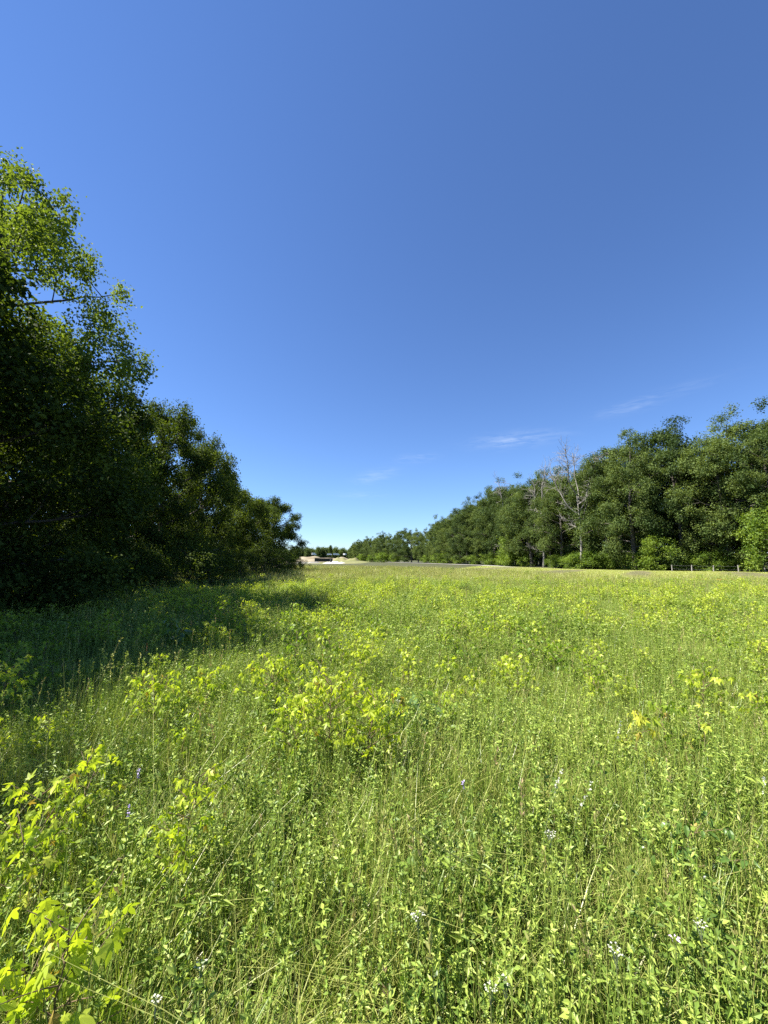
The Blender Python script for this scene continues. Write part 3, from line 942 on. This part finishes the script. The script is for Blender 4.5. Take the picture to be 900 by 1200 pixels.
# ------------------------------------------------------------------ trees
def tree_bags(seed, H, Rr, base=.18, limbs=16, nleaf=20000, leaf=.12, blob=.24, gap=.35, lean=(0, 0), flat=.75, top=.75):
    r = np.random.default_rng(seed)
    wood, crown = Bag(), Bag()
    t = np.linspace(0, 1, 10)
    wob = .02 * H
    T = np.column_stack([lean[0] * t ** 1.5 * H + wob * np.sin(t * 5 + r.uniform(0, 6)) * t, lean[1] * t ** 1.5 * H + wob * np.cos(t * 4 + r.uniform(0, 6)) * t, t * H * .9])
    tr = H * .018 + .03
    V, F = tube(T, tr * (1 - .93 * t ** .8) + .012, 9, False)
    V = V + r.normal(0, tr * .04, V.shape)
    wood.add(V, F)
    cen, rad = [], []
    for k in range(limbs):
        s = base + (1 - base) * ((k + .5) / limbs) ** .9
        p0 = np.array([np.interp(s * .93, t, T[:, i]) for i in range(3)])
        az = k * 2.39996 + r.uniform(-.5, .5)
        prof = math.sin(math.pi * min(1, (s - base * .4) / (1 - base * .4) * .80 + .18)) ** .7
        ln = Rr * prof * r.uniform(.62, 1.12)
        rise = .25 + .9 * s
        u = np.linspace(0, 1, 7)
        P = p0 + np.column_stack([np.cos(az) * ln * u, np.sin(az) * ln * u, ln * (rise * u * .65 - .18 * u ** 2 * (1 - s))])
        P += r.normal(0, ln * .02, P.shape) * u[:, None]
        lr = tr * (1 - s * .75) * .42
        V, F = tube(P, lr * (1 - .85 * u) + .006, 5, False); wood.add(V, F)
        nsub = 4
        for q in range(nsub + 1):
            uq = .40 + .6 * q / nsub
            c0 = np.array([np.interp(uq, u, P[:, i]) for i in range(3)])
            d = unit(np.array([np.cos(az), np.sin(az), .25]) * .6 + r.normal(0, .75, 3))
            l2 = ln * .36 * r.uniform(.5, 1.15) * (0 if q == nsub else 1)
            c1 = c0 + d * l2
            if q < nsub:
                Q = np.array([c0, (c0 + c1) / 2 + r.normal(0, l2 * .06, 3), c1])
                V, F = tube(Q, np.array([lr * .35, lr * .22, .005]) + .003, 4, False); wood.add(V, F)
            cen.append(c1); rad.append(Rr * blob * r.uniform(.55, 1.15) * (.6 + .6 * prof))
    tip = T[-1]
    for q in range(4):
        cen.append(tip + r.normal(0, Rr * .12, 3) + [0, 0, H * .02]); rad.append(Rr * blob * r.uniform(.6, .9))
    cen, rad = np.array(cen), np.array(rad)
    wts = rad ** 2; wts /= wts.sum()
    bi = r.choice(len(cen), nleaf, p=wts)
    dr = unit(r.normal(0, 1, (nleaf, 3)))
    # twig-sized clusters inside each lobe keep the outline ragged
    nt_ = max(1, nleaf // 24)
    sub = r.integers(0, nt_, nleaf)
    sb_dir = unit(r.normal(0, 1, (nt_, 3))); sb_q = r.uniform(0, 1, nt_) ** .5 * .97
    sb_bi = r.choice(len(cen), nt_, p=wts)
    cc = cen[sb_bi] + sb_dir * (rad[sb_bi] * sb_q)[:, None] * np.array([1, 1, flat])
    loc = cc[sub] + r.normal(0, 1, (nleaf, 3)) * (leaf * 1.15)
    outw = sb_dir[sub]
    nrm = unit(outw * .45 + np.array([0, 0, .75]) + r.normal(0, .5, (nleaf, 3)))
    yv = unit(r.normal(0, 1, (nleaf, 3)) + outw * .4 - np.array([0, 0, .25]))
    ti = np.clip(.42 + r.normal(0, .15, nleaf) + r.normal(0, .18, nt_)[sub] + r.normal(0, .17, len(cen))[sb_bi][sub], 0, 1)
    keep = loc[:, 2] > .05
    crown.stamp(LEAF_TREE[0], LEAF_TREE[1], frames(yv[keep], nrm[keep], leaf * r.uniform(.6, 1.3, nleaf)[keep]), loc[keep], ti[keep])
    return wood, crown


def tree_mesh(mat, **kw):
    w_, c_ = tree_bags(**kw)
    return w_.mesh('trunk', M_bark, True), c_.mesh('crown', mat), kw['H']


def add_tree(tm, x, y, H, label, group, rz=None, wide=1.0, name='broadleaf_tree', cat='tree', cmesh=None, z=None):
    wm, cm, H0 = tm
    root = link_thing(name, (x, y, (float(ground_z(x, y)) if z is None else z) - .03), label, cat, group, float(rng.uniform(0, 6.28)) if rz is None else rz)
    s = H / H0
    root.scale = (s * wide, s * wide, s)
    a = bpy.data.objects.new('trunk', wm); a.parent = root; col.objects.link(a)
    c = bpy.data.objects.new('crown', cmesh or cm); c.parent = root; col.objects.link(c)
    return root


# left wood edge
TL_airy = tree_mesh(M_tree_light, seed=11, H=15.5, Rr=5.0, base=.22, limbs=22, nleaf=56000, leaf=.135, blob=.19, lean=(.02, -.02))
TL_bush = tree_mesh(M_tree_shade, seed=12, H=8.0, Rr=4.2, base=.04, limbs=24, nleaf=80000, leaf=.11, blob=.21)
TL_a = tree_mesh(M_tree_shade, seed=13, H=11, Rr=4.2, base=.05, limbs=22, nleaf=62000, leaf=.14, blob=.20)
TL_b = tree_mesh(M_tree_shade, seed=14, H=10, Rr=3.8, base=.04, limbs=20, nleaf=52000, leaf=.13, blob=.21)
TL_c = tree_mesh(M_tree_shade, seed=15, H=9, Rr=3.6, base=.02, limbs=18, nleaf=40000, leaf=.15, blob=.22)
GL = 'trees along the shaded left edge'
left = [
    (TL_airy, -12.9, 12.3, 15.6, .86, 'tallest airy tree with open sunlit crown above the dark edge'),
    (TL_bush, -10.7, 8.8, 8.2, 1.05, 'olive bushy tree in front of the tallest airy tree'),
    (TL_a, -13.4, 15.8, 10.8, .85, 'dark tree whose crown juts out below the airy one'),
    (TL_b, -13.6, 19.8, 10.0, .9, 'dark full tree second behind the tallest tree'),
    (TL_a, -13.5, 24.0, 11.8, .76, 'tree with the twin-peaked crown halfway along the dark edge'),
    (TL_b, -14.0, 30.0, 11.3, .76, 'tree with the narrow pointed crown along the dark edge'),
    (TL_c, -14.0, 36.5, 9.0, .95, 'lower rounded tree beyond the pointed one'),
    (TL_c, -13.5, 41.5, 8.6, .9, 'second last tree of the dark edge, with bare twigs on top'),
    (TL_a, -13.0, 46.5, 9.2, .95, 'last rounded tree at the far end of the dark edge'),
    (TL_b, -12.2, 5.6, 12.3, .9, 'dark tree at the near end of the wood edge'),
    (TL_a, -12.2, .2, 12.6, .9, 'tall dark tree beside the viewpoint on the wood edge'),
    (TL_a, -19.5, 9.0, 12.0, 1.0, 'inner tree behind the olive bushy one'),
    (TL_b, -19.5, 16.0, 9.5, 1.1, 'inner tree behind the jutting crown'),
    (TL_a, -20.0, 22.5, 9.5, 1.1, 'inner tree behind the second full tree'),
    (TL_c, -20.0, 29.5, 9.0, 1.2, 'inner tree behind the narrow pointed one'),
    (TL_b, -20.0, 37.0, 7.6, 1.2, 'inner tree behind the lower rounded one'),
    (TL_c, -20.0, 45.0, 7.0, 1.2, 'inner tree behind the last rounded one'),
]
LEFT_TURN = [0.6, 4.0, 2.2, 5.1, 0.9, 3.3, 1.7, 5.6, 2.9, 4.4, 0.2, 3.8, 1.1, 2.6, 5.3, 0.4, 4.8]
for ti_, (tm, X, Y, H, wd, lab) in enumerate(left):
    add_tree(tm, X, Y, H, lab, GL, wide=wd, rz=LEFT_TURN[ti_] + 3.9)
SH_l = tree_mesh(M_tree_shade, seed=31, H=2.6, Rr=1.9, base=.0, limbs=14, nleaf=9000, leaf=.09, blob=.42)
for i, Y in enumerate((6.0, 9.8, 13.0, 16.6, 20.2, 24.5, 28.5, 33, 38, 43.5)):
    add_tree(SH_l, -10.2 + .5 * math.sin(i * 2.1), Y, 2.0 + .7 * ((i * 37) % 10) / 10, 'dark shrub ' + ('just before the olive bushy tree', 'at the foot of the olive bushy tree', 'with a pale sparse side below the tallest airy tree', 'at the foot of the jutting crown', 'at the foot of the second full tree', 'below the twin-peaked crown', 'between the twin-peaked and pointed crowns', 'beyond the pointed crown', 'below the lower rounded tree', 'below the second last tree of the dark edge')[i],
             'shrubs under the shaded wood edge', name='understory_shrub', cat='shrub', wide=1.15)

# right wood edge
TR = [tree_mesh(M_tree_far, seed=60 + i, H=h, Rr=rr, base=bs, limbs=lm, nleaf=42000, leaf=.205, blob=bl)
      for i, (h, rr, bs, lm, bl) in enumerate(((20, 5.6, .10, 26, .24), (19, 5.2, .14, 24, .25), (21, 6.0, .20, 26, .22), (18, 5.4, .08, 24, .25), (20, 5.0, .12, 24, .25)))]
ORD = 'first second third fourth fifth sixth seventh eighth ninth tenth eleventh twelfth thirteenth fourteenth fifteenth sixteenth seventeenth eighteenth nineteenth twentieth'.split()
MARKS = [('the soil banks', 405), ('the slender dead stem', 596), ('the smaller dead tree', 637), ('the forked dead tree', 679), ('the first fence post', 786), ('the bright young end tree', 905)]


def beside(px, row_px, i):
    """which one of its row it is, counted from the nearest thing one can find"""
    nm_, mx_ = min(MARKS, key=lambda m_: abs(m_[1] - px))
    if px > mx_:
        c_ = sum(1 for q_ in row_px if mx_ < q_ <= px); w_ = 'right of'
    else:
        c_ = sum(1 for q_ in row_px if px <= q_ <= mx_); w_ = 'left of'
    return '%s %s %s' % (ORD[max(1, min(c_, 20)) - 1], w_, nm_)


crown_tones = []
for q in range(3):
    row = []
    for tm in TR:
        c = tm[1].copy(); c.name = 'crown'
        t = np.empty(len(c.vertices), np.float32); c.attributes['tint'].data.foreach_get('value', t)
        c.attributes['tint'].data.foreach_set('value', t + np.float32((-.18, 0, .25)[q])); row.append(c)
    crown_tones.append(row)
SKY_PX = np.array([410, 420, 440, 460, 490, 510, 530, 550, 570, 600, 620, 650, 680, 700, 720, 740, 770, 800, 830, 860, 900, 1100.])
SKY_PY = np.array([636, 628, 625, 618, 612, 605, 600, 586, 570, 563, 560, 548, 540, 526, 520, 501, 492, 482, 470, 478, 474, 440.])
D_PX = np.array([410, 450, 540, 600, 650, 750, 900, 1000, 1100.]); D_D = np.array([310, 220, 130, 100, 78, 60, 50, 46, 43.])
pos = []
px = 1075.0
while px > 412:
    d = float(np.interp(px, D_PX, D_D))
    P = at_depth(px, 655, d)
    pos.append((px, d, P[0], P[1]))
    step = 5.2 if d < 120 else 8.0                 # metres between trees, measured along the edge
    dx = 1.0
    q = px
    while True:
        q -= 1.0
        P2 = at_depth(q, 655, float(np.interp(q, D_PX, D_D)))
        if math.hypot(P2[0] - P[0], P2[1] - P[1]) > step or q < 410:
            break
    px = q
r2 = np.random.default_rng(5)
tone_name = ['dark green', 'olive green', 'lighter green']
GR = 'trees along the far right wood edge'
nfront = len(pos)
for i, (px, d, X, Y) in enumerate(pos):
    for row in range(3 if d < 125 else 2 if d < 160 else 1):
        # the second row stands deeper in the wood
        if row == 0 and (abs(px - 681) < 14 or abs(px - 637) < 5):
            continue
        nx, ny = (X / math.hypot(X, Y), Y / math.hypot(X, Y))
        off = (0, 7.5, 14)[row]
        xx, yy = X + nx * off + r2.normal(0, .7) * (1 if d < 150 else 0), Y + ny * off + r2.normal(0, .7)
        top = float(np.interp(px, SKY_PX, SKY_PY))
        dd = yy
        topz = float(at_depth(px, top, dd)[2])
        H = topz * (r2.uniform(.82, .98) if row == 0 else r2.uniform(.95, 1.03) if row == 1 else r2.uniform(.7, .85))
        q = int(r2.integers(0, 3)); k = int(r2.integers(0, 5))
        lab = '%s %s-row tree, %s' % (tone_name[q], ('front', 'second', 'inner')[row], beside(px, [p_[0] for p_ in pos], i))
        add_tree(TR[k], float(xx), float(yy), H, lab, GR, wide=float(r2.uniform(.9, 1.15)), cmesh=crown_tones[q][k])

# fresh green bushes in front of the right wood edge
SH = [tree_mesh(M_shrub, seed=80 + i, H=3.0, Rr=1.9, base=.0, limbs=14, nleaf=5200, leaf=.17, blob=.40) for i in range(3)]
bush_px = [425, 437, 450, 462, 500, 512, 524, 538, 556, 575, 590, 605, 618, 690, 700, 715, 728, 742, 756, 768, 800, 820, 848, 862, 884, 650, 665, 780, 834, 672, 680, 688]
for i, px in enumerate(bush_px):
    d = float(np.interp(px, D_PX, D_D)) * (.965 if px < 640 else .985)
    P = at_depth(px, 655, d)
    if px in (672, 680, 688):
        d *= .955; P = at_depth(px, 655, d)
    H = (3.2 if 560 < px < 640 else 2.6 if px > 640 else 5.0 if px < 480 else 3.6) * float(r2.uniform(.75, 1.15))
    near = ('beside the fence posts' if px > 780 else 'below the dead tree' if px > 640 else 'along the middle of the wood edge' if px > 540 else 'at the receding end of the wood edge')
    add_tree(SH[i % 3], float(P[0]), float(P[1]), H, 'fresh green bush before the wood edge, %s' % beside(px, bush_px, i), 'bushes before the right wood edge', name='green_bush', cat='bush', wide=float(r2.uniform(1, 1.5)))
TF = tree_mesh(M_shrub, seed=95, H=8, Rr=2.8, base=.02, limbs=20, nleaf=9000, leaf=.24, blob=.3)
P = at_depth(905, 655, 46.5)
add_tree(TF, float(P[0]), float(P[1]), float(at_depth(900, 585, 46.5)[2]), 'bright fresh green young tree at the right end of the wood edge', GR, wide=1.0)
P = at_depth(770, 655, 56)
add_tree(TF, float(P[0]), float(P[1]), 5.2, 'bright green young tree low between the dead tree and the fence', GR, wide=1.3)
P = at_depth(600, 655, 95)
add_tree(TF, float(P[0]), float(P[1]), 11, 'bright green tree standing out halfway along the wood edge', GR, wide=.9)


# ------------------------------------------------------------------ dead trees with bleached bare limbs
def dead_tree(px, py_top, d, seed, label, forks=5, spread=.30):
    r = np.random.default_rng(seed)
    P0 = at_depth(px, 655, d); H = float(at_depth(px, py_top, d)[2])
    root = link_thing('dead_tree', (float(P0[0]), float(P0[1]), 0), label, 'dead tree', 'dead trees in the right wood edge')
    t = np.linspace(0, 1, 9)
    T = np.column_stack([.25 * np.sin(t * 4), .2 * np.cos(t * 3), t * H * .62])
    b = Bag(); V, F = tube(T, .21 * (1 - .6 * t) + .02, 9, False); b.add(V, F); b.obj('trunk', M_dead, root, True)
    for k in range(forks + 7):
        big = k < forks
        s = .5 + .5 * (k + 1) / forks if big else r.uniform(.2, .9)
        s = min(s, 1)
        p0 = np.array([np.interp(s, t, T[:, i]) for i in range(3)])
        az = k * 2.4 + .4; ln = H * (.44 if big else .2) * r.uniform(.8, 1.1)
        u = np.linspace(0, 1, 8)
        if big:
            P = p0 + np.column_stack([np.cos(az) * ln * spread * 1.4 * np.sqrt(u), np.sin(az) * ln * spread * np.sqrt(u), ln * u * .95])
        else:
            P = p0 + np.column_stack([np.cos(az) * ln * u, np.sin(az) * ln * u, ln * u * .35])
        P += np.cumsum(r.normal(0, ln * .018, P.shape), axis=0)
        b = Bag(); V, F = tube(P, (.105 if big else .05) * (1 - .8 * u) + .02, 6, False); b.add(V, F)
        for q in range(26 if big else 14):
            uq = r.uniform(.35, .95)
            c0 = np.array([np.interp(uq, u, P[:, i]) for i in range(3)])
            dd = unit(r.normal(0, .7, 3) + np.array([np.cos(az) * .3, np.sin(az) * .3, .7]))
            l2 = ln * r.uniform(.12, .34)
            Q = np.array([c0, c0 + dd * l2 * .5 + r.normal(0, l2 * .06, 3), c0 + dd * l2])
            V, F = tube(Q, np.array([.034, .024, .012]), 4, False); b.add(V, F)
            for _ in range(5):
                c2 = Q[1] + (Q[2] - Q[1]) * r.uniform(0, 1); d3 = unit(r.normal(0, .8, 3) + dd)
                V, F = tube(np.array([c2, c2 + d3 * l2 * .4]), np.array([.017, .009]), 3, False); b.add(V, F)
        b.obj('limb', M_dead, root, True)
    return root


dead_tree(681, 527, 67.5, 3, 'bleached dead tree with forked bare limbs before the wood edge', 5)
dead_tree(637, 553, 80.5, 8, 'smaller dead tree with pale bare stems left of the forked one', 3, .2)
dead_tree(596, 566, 102.0, 12, 'slender dead tree with one pale stem in the receding wood edge', 2, .15)

# ------------------------------------------------------------------ mown bank, gravel track, fence on the right
def strip(pa, pb, z0, zmid, n=60, rows=6, name='mown_bank', mat=None, wob=.15):
    """a low long mound between two lines of points"""
    pa, pb = np.array(pa, float), np.array(pb, float)
    s = np.linspace(0, 1, n)
    sa = np.linspace(0, 1, len(pa))
    A = np.column_stack([np.interp(s, sa, pa[:, i]) for i in range(2)]); B = np.column_stack([np.interp(s, sa, pb[:, i]) for i in range(2)])
    V = []
    for j in range(rows + 1):
        v = j / rows
        Q = A * (1 - v) + B * v
        z = z0 + (zmid) * math.sin(math.pi * v) + wob * math.sin(math.pi * v) * np.sin(s * 40 + j)
        V.append(np.column_stack([Q, z]))
    V = np.stack(V, 0)
    m = n
    a = (np.arange(rows)[:, None] * m + np.arange(n - 1)[None]).ravel()
    F = np.vstack([np.column_stack([a, a + 1, a + m + 1]), np.column_stack([a, a + m + 1, a + m])])
    b = Bag(); b.add(V.reshape(-1, 3), F)
    return b.obj(name, mat, None, True, 'structure')


def edge_pt(px, d):
    P = at_depth(px, 655, d); return (float(P[0]), float(P[1]))


a_ = [(80, 14), (45, 19), (24, 24), (14, 32), (8, 54)]
b_ = [(84, 44), (49, 48.5), (36, 55), (30, 64), (24, 95)]
strip(a_, b_, .03, .16, name='mown_bank', mat=M_mown)
g1 = [(10, 66), (22, 76), (24, 100), (14, 150), (-5, 230)]
g2 = [(13, 63), (26, 75), (28, 100), (18, 152), (-1, 232)]
strip(g1, g2, .10, .08, name='gravel_track', mat=M_gravel, wob=0)
# short dry tufts over the bank
ar, br = np.array(a_), np.array(b_)
n = 26000
s, v = rng.uniform(0, 1, n), rng.uniform(0, 1, n)
sa = np.linspace(0, 1, 5)
A = np.column_stack([np.interp(s, sa, ar[:, i]) for i in range(2)]); B = np.column_stack([np.interp(s, sa, br[:, i]) for i in range(2)])
Q = A * (1 - v)[:, None] + B * v[:, None]
pts = np.column_stack([Q, .03 + .16 * np.sin(np.pi * v)])
rt = np.column_stack([np.zeros((n, 2)), rng.uniform(0, 6.28, n)])
scatter('bank_grass', [blades(40, .4, .05, .16, .02, .7, 2, (.6, 1.3), .7) for _ in range(3)], [M_blade], pts, rt, rng.uniform(.7, 1.2, n), rng.integers(0, 3, n), .25 + .2 * rng.uniform(0, 1, n),
        'short dry brownish grass on the mown bank by the fence', 'grass')

# fence
fr = link_thing('wire_fence', (float(edge_pt(786, 53)[0]), float(edge_pt(786, 53)[1]), 0), 'pale posts and wires in front of the right wood edge', 'fence')
base = fr.location
fp = [edge_pt(q, dd) for q, dd in ((786.5, 53), (809.6, 51.2), (835, 49.6), (864, 48), (895, 46.5), (930, 45), (968, 43.6))]
for i, (X, Y) in enumerate(fp):
    b = Bag(); hh = .92 + .10 * math.sin(i * 3)
    V, F = tube(np.array([(X, Y, 0), (X + .01, Y, hh * .5), (X + .03 * math.sin(i), Y, hh - .02), (X + .03 * math.sin(i), Y, hh)]) - np.array(base), np.array([.065, .062, .058, .05]), 8); b.add(V, F)
    b.obj('post', M_post, fr, False)
for zz in (.40, .82):
    b = Bag(); P = []
    for (X0, Y0), (X1, Y1) in zip(fp[:-1], fp[1:]):
        for u in np.linspace(0, 1, 5)[:-1]:
            P.append((X0 + (X1 - X0) * u, Y0 + (Y1 - Y0) * u - .09, zz - .03 * math.sin(math.pi * u)))
    V, F = tube(np.array(P) - np.array(base), np.full(len(P), .0025), 4); b.add(V, F)
    b.obj('wire', M_wire, fr)

# ------------------------------------------------------------------ far end of the field
def mound(name, px0, px1, d0, d1, z, mat, seed=0, base=-.05, n=40, label=None):
    r = np.random.default_rng(seed)
    x0, x1 = at_depth(px0, 655, d0)[0], at_depth(px1, 655, d0)[0]
    xs = np.linspace(x0, x1, n); ys = np.linspace(d0, d1, 14)
    def zf(X, Y):
        u = (X - x0) / (x1 - x0); v = (Y - d0) / (d1 - d0)
        e = np.clip(np.minimum(u, 1 - u) * 5, 0, 1) * np.clip(np.minimum(v, 1 - v) * 3.2, 0, 1)
        return base + z * e ** .8 * (.8 + .2 * np.sin(u * 11 + seed) + .10 * np.sin(u * 29 + v * 5))
    V, F = grid_sheet(xs, ys, zf)
    b = Bag(); b.add(V, F)
    return b.obj(name, mat, None, True, 'structure')


M_drygrass = surf_mat('dry_pasture', (.09, .105, .03), (.20, .18, .08), .08, .95, c3=(.14, .145, .05), bump=.6)
mound('far_pasture', 300, 424, 140, 420, .8, M_drygrass, 1)
mound('soil_bank', 318, 384, 190, 245, 1.9, M_soil, 2)
mound('soil_bank', 384, 420, 235, 280, 2.6, M_drygrass, 5)
mound('soil_bank', 330, 412, 285, 330, 3.8, M_soil, 4)
mound('haul_road', 340, 372, 150, 168, .75, M_gravel, 6)
mound('concrete_pad', 375.5, 402, 150, 166, .95, M_concrete, 9)

# long low dark shed half hidden by the banks
P = at_depth(378, 655, 172)
sh = link_thing('low_shed', (float(P[0]), float(P[1]), .8), 'long low dark open shed between pale soil banks far away', 'shed')
b = Bag(); V, F = box(-3.4, 3.6, 0, 6, -.2, 1.25); b.add(V, F); b.obj('wall', M_darkwall, sh)
b = Bag()
V = np.array([(-3.9, -.5, 1.30), (4.0, -.5, 1.62), (4.0, 6.6, 1.62), (-3.9, 6.6, 1.30), (-3.9, -.5, 1.42), (4.0, -.5, 1.78), (4.0, 6.6, 1.78), (-3.9, 6.6, 1.42)])
F = [(0, 2, 1), (0, 3, 2), (4, 5, 6), (4, 6, 7), (0, 1, 5), (0, 5, 4), (1, 2, 6), (1, 6, 5), (2, 3, 7), (2, 7, 6), (3, 0, 4), (3, 4, 7)]
b.add(V, np.array(F)); b.obj('roof', M_darkwall, sh)
for k in range(3):
    b = Bag(); V, F = box(-2.9 + 2.1 * k, -1.2 + 2.1 * k, -.06, -.003, .0, .95); b.add(V, F); b.obj('door', M_rubber, sh)
# a small dark marker on the pad
P = at_depth(388, 655, 148)
mk = link_thing('dark_barrel', (float(P[0]), float(P[1]), .55), 'small dark barrel on the pale concrete pad far away', 'barrel')
b = Bag(); V, F = tube(np.array([(0, 0, 0), (0, 0, .08), (0, 0, .5), (0, 0, .92), (0, 0, 1.0)]), np.array([.33, .36, .39, .36, .33]), 12); b.add(V, F); b.obj('body', M_darkwall, mk, True)
b = Bag(); V, F = tube(np.array([(0, 0, 1.003), (0, 0, 1.05)]), np.array([.30, .28]), 12); b.add(V, F); b.obj('lid', M_rubber, mk)


def truck(px, d, L_, H_, label, rz, box_=True):
    P = at_depth(px, 655, d)
    z = float(at_depth(px, 650.8, d)[2]) - .3
    t = link_thing('parked_truck', (float(P[0]), float(P[1]), z), label, 'truck', 'white trucks beyond the soil banks', rz)
    b = Bag()
    V, F = box(-L_ / 2, L_ * .2, -1.05, 1.05, .75, H_) if box_ else box(-L_ / 2, L_ * .2, -1, 1, .75, 1.3); b.add(V, F); b.obj('body', M_paint, t)
    b = Bag()
    V = np.array([(L_ * .21, y_, z_) for y_ in (-1, 1) for z_ in (.6, 2.2)] + [(L_ * .38, y_, 2.15) for y_ in (-1, 1)] + [(L_ * .46, y_, 1.35) for y_ in (-1, 1)] + [(L_ * .5, y_, 1.25) for y_ in (-1, 1)] + [(L_ * .5, y_, .6) for y_ in (-1, 1)])
    # left side 0,1,4,6,8,10 ; right side 2,3,5,7,9,11
    l_, r_ = [0, 1, 4, 6, 8, 10], [2, 3, 5, 7, 9, 11]
    F = [(l_[0], l_[i], l_[i + 1]) for i in range(1, 5)] + [(r_[0], r_[i + 1], r_[i]) for i in range(1, 5)]
    for i in range(6):
        j = (i + 1) % 6
        F += [(l_[i], r_[i], r_[j]), (l_[i], r_[j], l_[j])]
    b.add(V, np.array(F)); b.obj('cab', M_paint, t)
    b = Bag(); V = np.array([(L_ * .385, -.9, 2.08), (L_ * .385, .9, 2.08), (L_ * .462, .9, 1.40), (L_ * .462, -.9, 1.40)]) + [.02, 0, .01]
    b.add(V, np.array([(0, 2, 1), (0, 3, 2)])); b.obj('windscreen', M_glass, t)
    for sx in (-.32, .34):
        for sy in (-1, 1):
            b = Bag(); V, F = tube(np.array([(L_ * sx, sy * .75, .42), (L_ * sx, sy * 1.02, .42)]), np.array([.42, .42]), 12); b.add(V, F); b.obj('wheel', M_rubber, t)


truck(368, 420, 4.6, 3.0, 'white box truck standing alone on the left behind the soil bank', .3)
truck(386, 425, 5, 2.2, 'white truck in the middle of the row behind the soil bank', 0)
truck(394, 425, 6.5, 2.4, 'longest white truck right of the middle behind the soil bank', .1)
truck(404, 430, 4, 2.4, 'white truck nearest to the receding wood edge', 1.2)

# far woods that close the view
n = 0
FW = [tree_mesh(M_tree_far, seed=120 + i, H=14, Rr=4.5, base=.05, limbs=14, nleaf=3200, leaf=.75, blob=.3) for i in range(3)]
wb = Bag()
woodsv = []
r3 = np.random.default_rng(77)
fw_protos = []
for i in range(3):
    wd_, cr = tree_bags(seed=120 + i, H=14, Rr=4.5, base=.05, limbs=14, nleaf=3200, leaf=.75, blob=.3)
    fw_protos.append(cr)
npt = 900
X = r3.uniform(-420, 420, npt); Y = r3.uniform(455, 520, npt) + np.abs(X) * .15
pts = np.column_stack([X, Y, np.full(npt, .3)])
scatter('far_woods', fw_protos, [M_tree_far], pts, np.column_stack([np.zeros((npt, 2)), r3.uniform(0, 6.28, npt)]), r3.uniform(.65, 1.15, npt), r3.integers(0, 3, npt), r3.uniform(-.1, .3, npt),
        'distant woods closing the view beyond the soil banks', 'woods')
# one pointed tree that stands above them
PT = at_depth(387, 655, 440)
sp_ = link_thing('pointed_tree', (float(PT[0]), float(PT[1]), .2), 'single pointed dark tree rising above the distant woods', 'tree')
wd_, cr = tree_bags(seed=140, H=19, Rr=2.4, base=.08, limbs=26, nleaf=3000, leaf=.6, blob=.3)
wd_.obj('trunk', M_bark, sp_); cr.obj('crown', M_tree_shade, sp_)
